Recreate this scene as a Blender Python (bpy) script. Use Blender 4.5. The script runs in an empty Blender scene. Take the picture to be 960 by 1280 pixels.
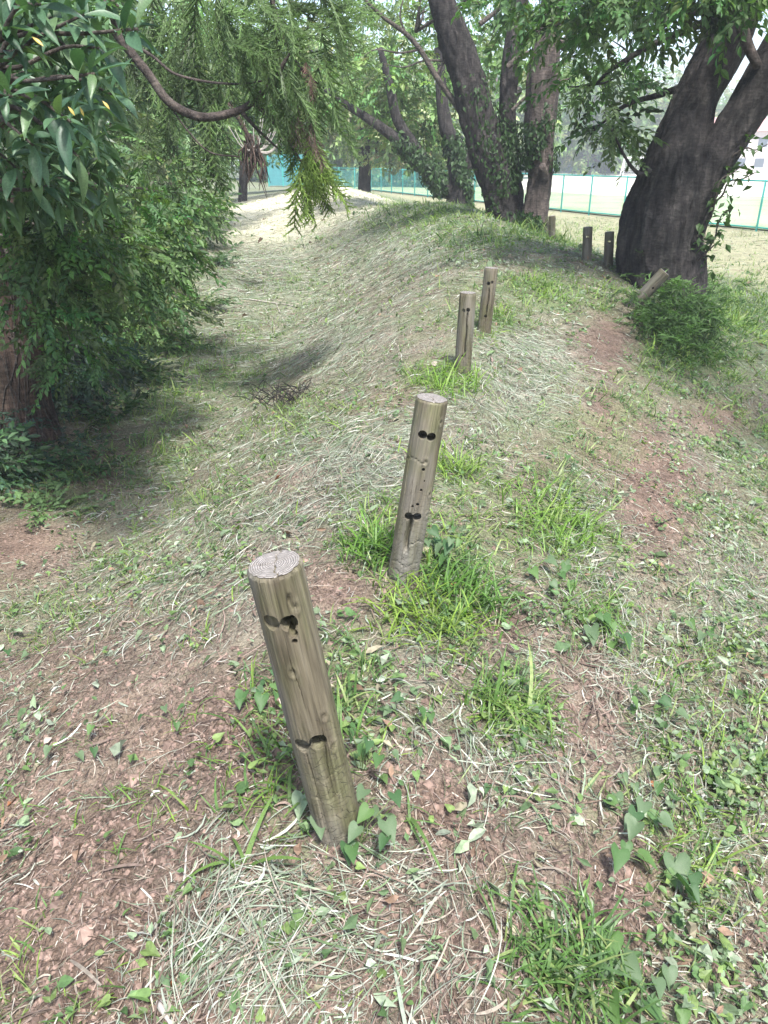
import bpy, math, random
import numpy as np
from mathutils import Vector, Matrix
# ------------------------------------------------------------------ camera, world, sun, exposure
S = bpy.context.scene
C = S.collection
PITCH = math.radians(24.7)
cd = bpy.data.cameras.new('camera'); cam = bpy.data.objects.new('camera', cd); C.objects.link(cam)
cam.location = (0, 0, 0); cam.rotation_euler = (math.pi/2 - PITCH, 0, 0)
cd.sensor_fit = 'VERTICAL'; cd.sensor_height = 36; cd.lens = 27; cd.clip_start = 0.05; cd.clip_end = 3000
S.camera = cam
SUN_EL, SUN_AZ = math.radians(62), math.radians(162)      # azimuth clockwise from +Y (behind, to the right)
w = bpy.data.worlds.new('World'); S.world = w; w.use_nodes = True
nt = w.node_tree; bg = nt.nodes['Background']
sky = nt.nodes.new('ShaderNodeTexSky'); sky.sky_type = 'NISHITA'; sky.sun_disc = False
sky.sun_elevation = SUN_EL; sky.sun_rotation = SUN_AZ; sky.air_density = 1.0; sky.dust_density = 2.5; sky.ozone_density = 1.0
nt.links.new(sky.outputs[0], bg.inputs[0]); bg.inputs[1].default_value = 0.15
sd = bpy.data.lights.new('sun', 'SUN'); sd.energy = 3.6; sd.angle = math.radians(7); sd.color = (1, .975, .94)
sun = bpy.data.objects.new('sun', sd); C.objects.link(sun)
dirv = Vector((math.sin(SUN_AZ)*math.cos(SUN_EL), math.cos(SUN_AZ)*math.cos(SUN_EL), math.sin(SUN_EL)))
sun.rotation_euler = dirv.to_track_quat('Z', 'Y').to_euler(); sun.location = dirv*50
S.view_settings.view_transform = 'Standard'; S.view_settings.look = 'None'; S.view_settings.gamma = 1
S.view_settings.exposure = 1.5
# ------------------------------------------------------------------ numpy helpers
rg = np.random.default_rng(7); random.seed(7)
CP, SP = math.cos(PITCH), math.sin(PITCH)
TAB = rg.random((256, 256))
def vn(x, y):
    x = np.asarray(x, float); y = np.asarray(y, float)
    xi = np.floor(x).astype(int); yi = np.floor(y).astype(int); fx = x-xi; fy = y-yi
    fx = fx*fx*(3-2*fx); fy = fy*fy*(3-2*fy)
    a = TAB[xi & 255, yi & 255]; b = TAB[(xi+1) & 255, yi & 255]; c = TAB[xi & 255, (yi+1) & 255]; d = TAB[(xi+1) & 255, (yi+1) & 255]
    return (a*(1-fx)+b*fx)*(1-fy)+(c*(1-fx)+d*fx)*fy
def fbm(x, y, o=3):
    s = 0; a = 1; t = 0
    for i in range(o):
        s = s+a*vn(x*2**i+17.3*i, y*2**i+5.7*i); t += a; a *= .5
    return s/t
def sst(t): t = np.clip(t, 0, 1); return t*t*(3-2*t)
def proj(x, y, z):
    d = y*CP-z*SP; d = np.maximum(d, 1e-3)
    return 480+960*x/d, 640-960*(y*SP+z*CP)/d, d
def ray(px, py):
    dx = (px-480)/960; dy = (640-py)/960
    return np.array((dx, CP+dy*SP, -SP+dy*CP))
def PY(px, py, Y):
    r = ray(px, py); return r*(Y/r[1])
# ------------------------------------------------------------------ terrain
_ys = np.linspace(-20, 140, 3201)
def curve(ks, vs, sg=14):
    v = np.interp(_ys, ks, vs); k = np.exp(-.5*(np.arange(-45, 46)/sg)**2); k /= k.sum()
    return np.convolve(np.pad(v, 45, 'edge'), k, 'valid')
XC = curve([-5, 1.4, 2.4, 5, 8, 11, 14, 17, 22, 30, 40, 70], [-.3, -.12, .05, .42, .95, 1.5, 1.7, 1.2, -.3, -1.6, -3.5, -9])
ZC = curve([-5, 1.4, 2.4, 5, 8, 11, 14, 17, 21, 25, 30, 38, 60], [-1.55, -1.48, -1.41, -1.28, -1.12, -.98, -.85, -.82, -1.15, -1.08, -.86, -1.3, -1.9])
ZV = curve([-5, 6, 11, 20, 25, 30, 45], [-2.05, -2.12, -2.1, -1.86, -1.6, -1.45, -1.7])
WR = curve([0, 5, 9, 15, 30], [2.6, 2.9, 4.6, 4.5, 5.5]); WL = curve([0, 5, 10, 16, 25, 35], [2.6, 2.5, 3.2, 3.5, 4.5, 5])
FIELD = -2.15
def Zb(x, y):
    x = np.asarray(x, float); y = np.asarray(y, float)
    xc = np.interp(y, _ys, XC); zc = np.interp(y, _ys, ZC); zv = np.interp(y, _ys, ZV); wr = np.interp(y, _ys, WR); wl = np.interp(y, _ys, WL)
    s = x-xc
    tr = np.clip(s/wr, 0, 1); tl = np.clip(-s/wl, 0, 1)
    zr = zc-(zc-FIELD)*(.5*sst(tr)+.5*(1-(1-tr)**1.6))-.16*np.exp(-((s-2.9)/.9)**2)*np.clip(1.5-y/7, 0, 1)
    zl = zc-(zc-zv)*sst(tl*1.12)
    e = np.clip(-s-wl-.6, 0, 8); zl = zl+.16*e*np.clip(1-(y-30)/20, 0, 1)
    z = np.where(s > 0, zr, zl)
    z = z+.30*np.exp(-((x-3.1)/1.3)**2-((y-9.6)/1.9)**2)
    return z
def onfield(x, y):      # 1 on the flat ground beyond the foot of the bank
    s = x-np.interp(y, _ys, XC); wr = np.interp(y, _ys, WR)
    return sst((s-wr)/1.5)
def Z(x, y):
    x = np.asarray(x, float); y = np.asarray(y, float)
    r = np.hypot(x, y); f = onfield(x, y); near = np.clip(1.4-r/60, 0, 1)
    n = .10*(fbm(x*.7+9, y*.7, 3)-.5)+.045*(fbm(x*3.1, y*3.1+4, 2)-.5)
    n2 = (.028*(vn(x*11, y*11)-.5)+.016*(vn(x*27+3, y*27)-.5))*np.clip(1.3-r/9, 0, 1)
    return Zb(x, y)+(n*near+n2)*(1-.93*f)
def G(px, py):          # ground point seen at a pixel of the photograph
    r = ray(px, py); t = np.arange(.5, 140, .01)
    P = r[None, :]*t[:, None]; h = P[:, 2]-Z(P[:, 0], P[:, 1]); i = np.argmax(h < 0)
    if h[i] >= 0: i = len(t)-1
    return P[i].copy()
# ------------------------------------------------------------------ cover masks, anchored on places of the ground
def blobs(px, py, L):
    s = np.zeros_like(px)
    for cx, cy, rx, ry, wt in L: s = np.maximum(s, wt*np.exp(-((px-cx)/rx)**2-((py-cy)/ry)**2))
    return s
DIRT = [(100, 1120, 190, 190, 1), (250, 920, 190, 90, .8), (130, 850, 160, 80, .5), (420, 740, 60, 35, 1), (560, 1020, 70, 90, .9), (470, 1130, 90, 60, .6), (740, 880, 55, 110, .9), (770, 1120, 60, 90, .9), (690, 1000, 60, 90, .6),
        (760, 430, 45, 40, .9), (820, 640, 50, 90, .7), (900, 520, 60, 30, .8), (750, 540, 25, 60, .6), (40, 690, 60, 40, .8), (120, 580, 60, 35, .8), (470, 350, 60, 30, .35), (420, 290, 30, 20, .3), (360, 600, 60, 25, .5), (630, 780, 50, 30, .6), (940, 1180, 50, 70, .5), (560, 1200, 120, 80, .5), (870, 280, 60, 20, .5)]
STRAW = [(450, 590, 90, 70, 1), (650, 470, 75, 60, 1.1), (660, 960, 70, 70, .8), (560, 520, 60, 50, .5), (420, 440, 90, 80, .5), (480, 330, 100, 60, .55), (600, 560, 60, 60, .6), (260, 420, 90, 60, .55), (300, 330, 60, 60, .8), (370, 560, 120, 60, .7), (350, 640, 110, 40, .6), (220, 640, 100, 40, .5), (740, 720, 60, 120, .6), (520, 880, 50, 80, .4), (200, 740, 120, 50, .4), (400, 270, 80, 30, 1), (330, 1180, 120, 90, .8), (520, 1100, 80, 60, .5), (780, 860, 100, 120, .5), (900, 760, 80, 120, .4)]
GREEN = [(170, 570, 110, 45, .8), (90, 600, 80, 40, .7), (210, 500, 70, 50, .8), (560, 770, 90, 40, .9), (700, 640, 55, 60, 1), (640, 890, 50, 60, .8), (470, 680, 40, 50, 1), (560, 700, 60, 50, 1), (580, 590, 60, 40, .6), (560, 475, 45, 25, 1.2), (430, 860, 60, 80, .7), (350, 940, 60, 80, .6), (720, 1200, 80, 60, .9), (690, 370, 90, 30, .9), (780, 500, 60, 40, .6), (600, 300, 70, 30, .6), (860, 440, 80, 40, 1.2), (740, 560, 50, 60, .5), (900, 640, 60, 60, .4), (620, 400, 60, 30, .8), (250, 470, 100, 50, .6), (370, 530, 80, 50, .5), (180, 600, 120, 40, .5), (920, 400, 60, 60, 1), (900, 470, 70, 50, .8), (940, 560, 50, 60, .7), (880, 1050, 90, 120, .55), (900, 860, 80, 80, .5), (270, 620, 100, 60, .4), (740, 760, 50, 50, .6), (820, 900, 60, 60, .4), (520, 270, 110, 20, .7), (700, 290, 90, 16, .8), (150, 720, 90, 40, .4), (60, 780, 90, 60, .4)]
WILT = [(910, 640, 60, 70, 1), (900, 980, 90, 120, 1), (880, 1150, 90, 90, .8), (340, 1180, 150, 80, 1), (60, 760, 90, 50, .8), (40, 900, 60, 70, .6), (640, 260, 60, 20, .4), (200, 700, 120, 40, .6), (120, 800, 100, 40, .5), (420, 240, 1, 1, 0), (690, 330, 100, 20, .6), (270, 550, 80, 30, .4), (20, 1050, 40, 60, .7), (500, 950, 30, 60, .5), (850, 560, 50, 40, .6), (940, 800, 60, 120, .9)]
# ------------------------------------------------------------------ materials
def mat(name): 
    m = bpy.data.materials.new(name); m.use_nodes = True; return m
def N(m, t, **kw):
    n = m.node_tree.nodes.new(t)
    for k, v in kw.items(): setattr(n, k, v)
    return n
def L(m, a, b): m.node_tree.links.new(a, b)
def bsdf(m): return m.node_tree.nodes['Principled BSDF']
def ramp(m, src, stops):
    r = N(m, 'ShaderNodeValToRGB'); e = r.color_ramp.elements
    while len(e) < len(stops): e.new(.5)
    for el, (p, c) in zip(e, stops): el.position = p; el.color = (*c, 1) if len(c) == 3 else c
    L(m, src, r.inputs[0]); return r.outputs[0]
def noise(m, vec, scale, detail=4, rough=.6, dist=0):
    n = N(m, 'ShaderNodeTexNoise'); n.inputs['Scale'].default_value = scale; n.inputs['Detail'].default_value = detail
    n.inputs['Roughness'].default_value = rough; n.inputs['Distortion'].default_value = dist
    if vec is not None: L(m, vec, n.inputs['Vector'])
    return n.outputs['Fac']
def mixc(m, fac, a, b, mode='MIX'):
    x = N(m, 'ShaderNodeMix', data_type='RGBA', blend_type=mode)
    if isinstance(fac, float): x.inputs[0].default_value = fac
    else: L(m, fac, x.inputs[0])
    for i, v in ((6, a), (7, b)):
        if isinstance(v, tuple): x.inputs[i].default_value = (*v, 1)
        else: L(m, v, x.inputs[i])
    return x.outputs[2]
def bump(m, h, strength, dist, to):
    b = N(m, 'ShaderNodeBump'); b.inputs['Strength'].default_value = strength; b.inputs['Distance'].default_value = dist
    L(m, h, b.inputs['Height']); L(m, b.outputs[0], to); return b
def mapping(m, coord, scale):
    tc = N(m, 'ShaderNodeTexCoord'); mp = N(m, 'ShaderNodeMapping'); mp.inputs['Scale'].default_value = scale
    L(m, tc.outputs[coord], mp.inputs['Vector']); return mp.outputs[0]
def plain(name, c, rough=.6, nscale=20, var=.25, metal=0):
    m = mat(name); b = bsdf(m); v = mapping(m, 'Object', (1, 1, 1)); f = noise(m, v, nscale)
    col = ramp(m, f, [(.3, tuple(x*(1-var) for x in c)), (.7, tuple(min(1, x*(1+var)) for x in c))])
    L(m, col, b.inputs['Base Color']); b.inputs['Roughness'].default_value = rough; b.inputs['Metallic'].default_value = metal
    return m
def leafmat(name, rough=.5, trans=.35, spec=.4, nscale=60, tintT=(1.0, 1.15, .45)):
    m = mat(name); b = bsdf(m); a = N(m, 'ShaderNodeAttribute', attribute_name='tint')
    f = noise(m, mapping(m, 'Object', (1, 1, 1)), nscale, 2)
    k = ramp(m, f, [(.3, (.72, .72, .72)), (.7, (1.2, 1.2, 1.2))])
    c = mixc(m, 1.0, a.outputs['Color'], k, 'MULTIPLY')
    L(m, c, b.inputs['Base Color']); b.inputs['Roughness'].default_value = rough; b.inputs['Specular IOR Level'].default_value = spec
    if trans > 0:
        t = N(m, 'ShaderNodeBsdfTranslucent'); tc = mixc(m, 1.0, c, tintT, 'MULTIPLY'); L(m, tc, t.inputs[0])
        x = N(m, 'ShaderNodeMixShader'); x.inputs[0].default_value = trans
        L(m, b.outputs[0], x.inputs[1]); L(m, t.outputs[0], x.inputs[2]); L(m, x.outputs[0], m.node_tree.nodes['Material Output'].inputs[0])
    return m
M = {}
M['leaf'] = leafmat('leaf_matte', .55, .4)
M['gloss'] = leafmat('leaf_glossy', .42, .3, .4, 25)
M['grass'] = leafmat('grass_blade', .5, .4)
M['straw'] = leafmat('dry_cut_grass', .7, .2, .25, 60, (1, .95, .8))
def grnd():
    m = mat('soil_and_mulch'); b = bsdf(m); a = N(m, 'ShaderNodeAttribute', attribute_name='tint')
    v = mapping(m, 'Object', (1, 1, 1))
    f1 = noise(m, v, 6, 8, .7); f2 = noise(m, v, 55, 6, .75); f3 = noise(m, v, 190, 3, .6)
    k1 = ramp(m, f1, [(.3, (.72, .70, .68)), (.7, (1.22, 1.2, 1.2))])
    k2 = ramp(m, f2, [(.34, (.36, .34, .32)), (.5, (1, 1, 1)), (.72, (1.5, 1.5, 1.5))])
    k3 = ramp(m, f3, [(.35, (.7, .7, .7)), (.7, (1.35, 1.35, 1.35))])
    c = mixc(m, 1.0, mixc(m, 1.0, mixc(m, 1.0, a.outputs['Color'], k1, 'MULTIPLY'), k2, 'MULTIPLY'), k3, 'MULTIPLY')
    L(m, c, b.inputs['Base Color']); b.inputs['Roughness'].default_value = .95; b.inputs['Specular IOR Level'].default_value = .15
    vo = N(m, 'ShaderNodeTexVoronoi'); vo.inputs['Scale'].default_value = 70; L(m, v, vo.inputs['Vector'])
    b1 = bump(m, vo.outputs['Distance'], .5, .012, b.inputs['Normal'])
    b2 = N(m, 'ShaderNodeBump'); b2.inputs['Strength'].default_value = .8; b2.inputs['Distance'].default_value = .02; L(m, f2, b2.inputs['Height']); L(m, b2.outputs[0], b1.inputs['Normal'])
    return m
M['ground'] = grnd()
def bark(name, c1, c2, c3, sc=1.0, st=(1, 1, .28)):
    m = mat(name); b = bsdf(m); v = mapping(m, 'Object', tuple(sc*x for x in st))
    f = noise(m, v, 9, 8, .7, .6); g = noise(m, mapping(m, 'Object', (1, 1, 1)), 2.2, 5, .6)
    h = noise(m, mapping(m, 'Object', (1, 1, 3.2)), 14, 6, .7)
    c = ramp(m, f, [(.32, c1), (.52, c2), (.72, c3)])
    c = mixc(m, 1.0, c, ramp(m, g, [(.3, (.5, .54, .5)), (.7, (1.4, 1.36, 1.3))]), 'MULTIPLY'); c = mixc(m, 1.0, c, ramp(m, h, [(.35, (.6, .6, .6)), (.5, (1, 1, 1)), (.68, (1.6, 1.55, 1.5))]), 'MULTIPLY')
    L(m, c, b.inputs['Base Color']); b.inputs['Roughness'].default_value = .9; b.inputs['Specular IOR Level'].default_value = .2
    b1 = bump(m, f, 1.0, .09, b.inputs['Normal']); b2 = N(m, 'ShaderNodeBump'); b2.inputs['Strength'].default_value = .7; b2.inputs['Distance'].default_value = .02
    L(m, h, b2.inputs['Height']); L(m, b2.outputs[0], b1.inputs['Normal']); return m
M['cherry_bark'] = bark('cherry_bark', (.012, .011, .012), (.04, .036, .036), (.10, .092, .088), 1.3)
M['pale_bark'] = bark('worn_bark', (.03, .025, .024), (.085, .07, .065), (.17, .145, .13))
M['cedar_bark'] = bark('cedar_bark', (.03, .021, .018), (.09, .062, .052), (.19, .14, .115), 1.6, (1, 1, .1))
M['twig'] = bark('twig_bark', (.06, .05, .045), (.13, .11, .1), (.22, .2, .18), 3)
M['palewood'] = plain('bleached_twig', (.33, .30, .27), .8)
M['teal'] = plain('teal_painted_steel', (.03, .30, .26), .45, 8, .15)
M['goal'] = plain('white_goal_paint', (.75, .77, .78), .4, 5, .05)
M['plaster'] = plain('pale_house_render', (.46, .42, .41), .8, 2, .08)
M['rooft'] = plain('reddish_roof_tile', (.35, .2, .18), .7, 4, .2)
M['glassd'] = plain('window_glass', (.08, .1, .12), .1, 2, .1)
M['net'] = plain('dark_windbreak_net', (.015, .04, .055), .8, 3, .3)
def timber():
    m = mat('weathered_post_timber'); b = bsdf(m); oi = N(m, 'ShaderNodeObjectInfo')
    tc = N(m, 'ShaderNodeTexCoord'); ad = N(m, 'ShaderNodeVectorMath', operation='MULTIPLY_ADD'); cb = N(m, 'ShaderNodeCombineXYZ')
    L(m, oi.outputs['Random'], cb.inputs[2]); L(m, cb.outputs[0], ad.inputs[0]); ad.inputs[1].default_value = (0, 0, 37); L(m, tc.outputs['Object'], ad.inputs[2])
    def mp(s):
        q = N(m, 'ShaderNodeMapping'); q.inputs['Scale'].default_value = s; L(m, ad.outputs[0], q.inputs['Vector']); return q.outputs[0]
    g = noise(m, mp((1, 1, .035)), 190, 5, .65, .25)      # long grain
    g2 = noise(m, mp((1, 1, .07)), 45, 4, .6, .4)
    p = noise(m, mp((1, 1, .45)), 14, 5, .6)              # algae and wear patches
    c = ramp(m, g2, [(.28, (.055, .045, .029)), (.5, (.108, .092, .062)), (.75, (.185, .162, .118))])
    c = mixc(m, 1.0, c, ramp(m, g, [(.3, (.55, .53, .5)), (.5, (1, 1, 1)), (.75, (1.3, 1.28, 1.25))]), 'MULTIPLY')
    al = ramp(m, p, [(.42, (0, 0, 0)), (.64, (.75, .75, .75))])
    c = mixc(m, al, c, mixc(m, 1.0, c, (.72, .86, .55), 'MULTIPLY'))
    gr = ramp(m, noise(m, mp((1, 1, .3)), 7, 3), [(.45, (0, 0, 0)), (.7, (.6, .6, .6))])
    c = mixc(m, gr, c, (.19, .18, .165))
    # fine cross checks
    vo = N(m, 'ShaderNodeTexVoronoi', feature='DISTANCE_TO_EDGE'); vo.inputs['Scale'].default_value = 1; L(m, mp((26, 26, 70)), vo.inputs['Vector'])
    lz = N(m, 'ShaderNodeMapRange'); sx = N(m, 'ShaderNodeSeparateXYZ'); L(m, tc.outputs['Object'], sx.inputs[0]); L(m, sx.outputs[2], lz.inputs[0])
    lz.inputs[1].default_value = .42; lz.inputs[2].default_value = .2; lz.inputs[3].default_value = 0; lz.inputs[4].default_value = 1
    ck = ramp(m, vo.outputs['Distance'], [(0, (1, 1, 1)), (.03, (0, 0, 0))])
    mu = N(m, 'ShaderNodeMath', operation='MULTIPLY'); L(m, ck, mu.inputs[0]); L(m, lz.outputs[0], mu.inputs[1])
    mk = N(m, 'ShaderNodeMath', operation='MULTIPLY'); L(m, mu.outputs[0], mk.inputs[0]); mk.inputs[1].default_value = .5
    c = mixc(m, mk.outputs[0], c, (.06, .045, .035))
    L(m, c, b.inputs['Base Color']); b.inputs['Roughness'].default_value = .75; b.inputs['Specular IOR Level'].default_value = .3
    b1 = bump(m, g, .6, .004, b.inputs['Normal']); b2 = N(m, 'ShaderNodeBump', invert=True); b2.inputs['Distance'].default_value = .004; b2.inputs['Strength'].default_value = .8
    L(m, mu.outputs[0], b2.inputs['Height']); L(m, b2.outputs[0], b1.inputs['Normal'])
    return m
M['timber'] = timber()
def endgrain():
    m = mat('post_end_grain'); b = bsdf(m); v = mapping(m, 'Object', (1, 1, 1))
    wv = N(m, 'ShaderNodeTexWave', wave_type='RINGS', rings_direction='Z'); wv.inputs['Scale'].default_value = 66; wv.inputs['Distortion'].default_value = 3.4; wv.inputs['Detail'].default_value = 3; wv.inputs['Detail Scale'].default_value = 1.2
    L(m, v, wv.inputs['Vector']); f = noise(m, v, 90, 4)
    c = ramp(m, wv.outputs['Fac'], [(.05, (.12, .105, .095)), (.4, (.21, .19, .175)), (.9, (.30, .275, .255))])
    c = mixc(m, 1.0, c, ramp(m, f, [(.3, (.6, .6, .58)), (.7, (1.2, 1.2, 1.2))]), 'MULTIPLY'); c = mixc(m, ramp(m, noise(m, v, 28, 3), [(.4, (0, 0, 0)), (.7, (.85, .85, .85))]), c, (.17, .155, .135))
    L(m, c, b.inputs['Base Color']); b.inputs['Roughness'].default_value = .85; bump(m, wv.outputs['Fac'], .6, .004, b.inputs['Normal']); return m
M['endgrain'] = endgrain()
def turf(name, stops, sc):
    m = mat(name); b = bsdf(m); v = mapping(m, 'Object', (1, 1, 1)); f = noise(m, v, sc, 8, .65); g = noise(m, v, 9, 5, .7)
    c = mixc(m, 1.0, ramp(m, f, stops), ramp(m, g, [(.3, (.8, .8, .8)), (.7, (1.2, 1.2, 1.2))]), 'MULTIPLY')
    L(m, c, b.inputs['Base Color']); b.inputs['Roughness'].default_value = .95; return m
M['turf'] = turf('field_turf', [(.35, (.20, .27, .12)), (.6, (.33, .36, .2))], .25)
M['sand'] = turf('sandy_field', [(.35, (.52, .47, .38)), (.6, (.62, .57, .48))], .12)
# ------------------------------------------------------------------ object helpers
def setp(o, label=None, cat=None, group=None, kind=None):
    if label: o['label'] = label
    if cat: o['category'] = cat
    if group: o['group'] = group
    if kind: o['kind'] = kind
    return o
def empty(name, loc, label, cat, group=None, rot=(0, 0, 0)):
    o = bpy.data.objects.new(name, None); C.objects.link(o); o.location = loc; o.rotation_euler = rot; o.empty_display_size = .1
    return setp(o, label, cat, group)
def mk(name, V, F, m, parent=None, tint=None, smooth=False):
    V = np.asarray(V, np.float32); me = bpy.data.meshes.new(name)
    F = np.asarray(F, np.int32); k = F.shape[1]; n = len(F)
    me.vertices.add(len(V)); me.vertices.foreach_set('co', V.ravel())
    me.loops.add(n*k); me.loops.foreach_set('vertex_index', F.ravel())
    me.polygons.add(n); me.polygons.foreach_set('loop_start', np.arange(0, n*k, k, dtype=np.int32))
    if tint is not None:
        at = me.color_attributes.new('tint', 'FLOAT_COLOR', 'POINT'); c = np.ones((len(V), 4), np.float32); c[:, :3] = tint; at.data.foreach_set('color', c.ravel())
    me.update(calc_edges=True); me.polygons.foreach_set('use_smooth', np.full(n, smooth)); me.materials.append(m)
    o = bpy.data.objects.new(name, me); C.objects.link(o)
    if parent is not None: o.parent = parent
    return o
class Batch:
    def __init__(s): s.V = []; s.F = []; s.T = []; s.n = 0
    def raw(s, V, F, t):
        F = np.asarray(F); 
        if F.shape[1] == 4: F = np.concatenate([F[:, [0, 1, 2]], F[:, [0, 2, 3]]])
        s.V.append(np.asarray(V)); s.F.append(F+s.n); s.T.append(np.broadcast_to(np.asarray(t, float), (len(V), 3))); s.n += len(V)
    def inst(s, tm, P, R, sc, T):
        V, F = tm[0], tm[1]; n = len(P)
        if n == 0: return
        sc = np.asarray(sc, float)
        if sc.ndim == 1: sc = sc[:, None]
        W = np.einsum('nij,nkj->nki', R, V[None]*sc[:, None, :])+P[:, None, :]
        Ff = (F[None]+(np.arange(n)*len(V))[:, None, None]).reshape(-1, 3)
        tt = np.repeat(T[:, None, :], len(V), 1)
        if len(tm) > 2: tt = tt*tm[2][None]
        s.V.append(W.reshape(-1, 3)); s.F.append(Ff+s.n); s.T.append(tt.reshape(-1, 3)); s.n += n*len(V)
    def build(s, name, m, parent=None, smooth=False, off=None):
        V = np.concatenate(s.V)
        if off is not None: V = V-np.asarray(off)
        return mk(name, V, np.concatenate(s.F), m, parent, np.concatenate(s.T), smooth)
def frames(yaw, nrm=None, pitch=None, roll=None):
    """local +Y points along yaw, +Z along nrm; then tilted up by pitch and rolled"""
    n = len(yaw); z = np.tile((0, 0, 1.), (n, 1)) if nrm is None else nrm
    y = np.stack([np.cos(yaw), np.sin(yaw), np.zeros(n)], 1); y -= (y*z).sum(1)[:, None]*z; y /= np.linalg.norm(y, axis=1)[:, None]+1e-9
    x = np.cross(y, z)
    if pitch is not None:
        c, s_ = np.cos(pitch)[:, None], np.sin(pitch)[:, None]; y, z = y*c+z*s_, z*c-y*s_
    if roll is not None:
        c, s_ = np.cos(roll)[:, None], np.sin(roll)[:, None]; x, z = x*c+z*s_, z*c-x*s_
    return np.stack([x, y, z], 2)
# ---- templates (stem at origin, along +Y, unit length)
def t_leaf(ws, fold=.12, droop=.15, wave=0.0, ym=None):
    n = len(ws); V = []; F = []
    for i, wd in enumerate(ws):
        t = i/(n-1) if ym is None else ym[i]; z = -droop*t*t
        V += [(-wd, t, z+fold*wd*2+wave*math.sin(i*2.1)), (0, t, z), (wd, t, z+fold*wd*2-wave*math.sin(i*1.7))]
    for i in range(n-1):
        a = 3*i
        for q in ((a, a+1, a+4, a+3), (a+1, a+2, a+5, a+4)):
            F += [(q[0], q[1], q[2]), (q[0], q[2], q[3])]
    return np.array(V, float), np.array(F)
LAUREL = t_leaf([.008, .05, .1, .14, .155, .13, .07, .004], .25, .22)
OVATE = t_leaf([.01, .2, .3, .24, .01], .15, .2)
def t_heart():
    out = [(0, 0), (-.14, -.13), (-.32, -.12), (-.42, .05), (-.40, .28), (-.24, .58), (0, 1), (.24, .58), (.40, .28), (.42, .05), (.32, -.12), (.14, -.13)]
    V = [(x, y, .45*abs(x)-.28*y*y+.05*math.sin(9*y+7*x)) for x, y in out]+[(0, .3, -.05), (0, .62, -.13)]
    F = [(0, 12, 1), (1, 12, 2), (2, 12, 3), (3, 12, 4), (4, 12, 13), (4, 13, 5), (5, 13, 6), (6, 13, 7), (7, 13, 8), (8, 13, 12), (8, 12, 9), (9, 12, 10), (10, 12, 11), (11, 12, 0)]
    F = [(a, c, b) if False else (a, b, c) for a, b, c in F]
    return np.array(V, float), np.array(F)
HEART = t_heart()
LEAF4 = (np.array([(0, 0, 0), (-.27, .42, .09), (0, .45, 0), (.27, .42, .09), (0, 1, -.12)], float), np.array([(0, 2, 1), (0, 3, 2), (1, 2, 4), (2, 3, 4)]))
LEAF8 = (np.array([(0, 0, 0), (-.19, .25, .06), (-.22, .55, .05), (0, 1, -.14), (.22, .55, .05), (.19, .25, .06), (0, .45, -.02)], float), np.array([(0, 6, 1), (1, 6, 2), (2, 6, 3), (3, 6, 4), (4, 6, 5), (5, 6, 0)]))
NARROW4 = (LEAF4[0]*np.array([.45, 1, 1]), LEAF4[1])
CRUMP = (np.array([(0, 0, .0), (-.3, .3, .22), (.05, .35, .05), (.33, .4, .2), (-.22, .75, .05), (.2, .8, .3), (0, 1.05, .1)], float), np.array([(0, 2, 1), (0, 3, 2), (1, 2, 4), (2, 3, 5), (2, 5, 4), (4, 5, 6)]))
def t_blade(w_, bend, n=4, side=0):
    V = []; F = []
    for i in range(n):
        t = i/n; a = bend*t; y = math.sin(a)/max(bend, 1e-3)*1 if False else 0
        V += [(-w_*(1-t*.55)+side*t*t, t*math.cos(a*.8), t*math.sin(a*.8)*-1), (w_*(1-t*.55)+side*t*t, t*math.cos(a*.8), -t*math.sin(a*.8))]
    V.append((side, math.cos(bend*.8), -math.sin(bend*.8)))
    for i in range(n-1): F += [(2*i, 2*i+1, 2*i+3), (2*i, 2*i+3, 2*i+2)]
    F.append((2*n-2, 2*n-1, 2*n)); return np.array(V, float), np.array(F)
def t_strand(curv, lift, wd=.01, n=4):
    V = []; F = []
    for i in range(n+1):
        t = i/n-.5; x = curv*(t*t*4-.3); z = lift*(1-4*t*t)+.01*math.sin(7*t+curv*30); ww = wd*(1-.5*abs(t*2)**2)
        V += [(x-ww, t, z), (x+ww, t, z+ww*.6)]
    for i in range(n): F += [(2*i, 2*i+1, 2*i+3), (2*i, 2*i+3, 2*i+2)]
    return np.array(V, float), np.array(F)
STR = [t_strand(c, l, .011) for c, l in ((.02, .02), (.05, .04), (-.04, .01), (.09, .05), (-.08, .03), (0, .07))]
def merge(parts):
    V = []; F = []; T = []; n = 0
    for v, f, t in parts: V.append(v); F.append(f+n); T.append(np.tile(t, (len(v), 1))); n += len(v)
    return np.concatenate(V), np.concatenate(F), np.concatenate(T)
def rotm(yaw, pitch, roll): return frames(np.array([yaw]), None, np.array([pitch]), np.array([roll]))[0]
def t_spray(leaf, nl, ls, droop, rs, twc=(.5, .5, .5), wide=.9):
    """twig of length 1 along +Y, leaves hanging off both sides"""
    r = np.random.default_rng(rs); parts = []; n = 6; V = []; F = []
    pos = lambda t: np.array((.08*math.sin(3*t+rs), t, -droop*t*t))
    for i in range(n):
        p = pos(i/(n-1)); V += [p+(-.008, 0, 0), p+(.008, 0, 0)]
    for i in range(n-1): F += [(2*i, 2*i+1, 2*i+3), (2*i, 2*i+3, 2*i+2)]
    parts.append((np.array(V), np.array(F), np.array(twc)))
    for i in range(nl):
        t = .12+.88*i/(nl-1); sd_ = 1 if i % 2 else -1
        yaw = math.pi/2-sd_*r.uniform(.5, 1.1)*wide if i < nl-1 else math.pi/2
        R = rotm(yaw, r.uniform(-.8, .15), r.uniform(-.5, .5)); s_ = ls*r.uniform(.7, 1.15)
        parts.append((leaf[0]*s_@R.T+pos(t), leaf[1], np.array((1, 1, 1))*r.uniform(.75, 1.3)))
    return merge(parts)
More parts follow.
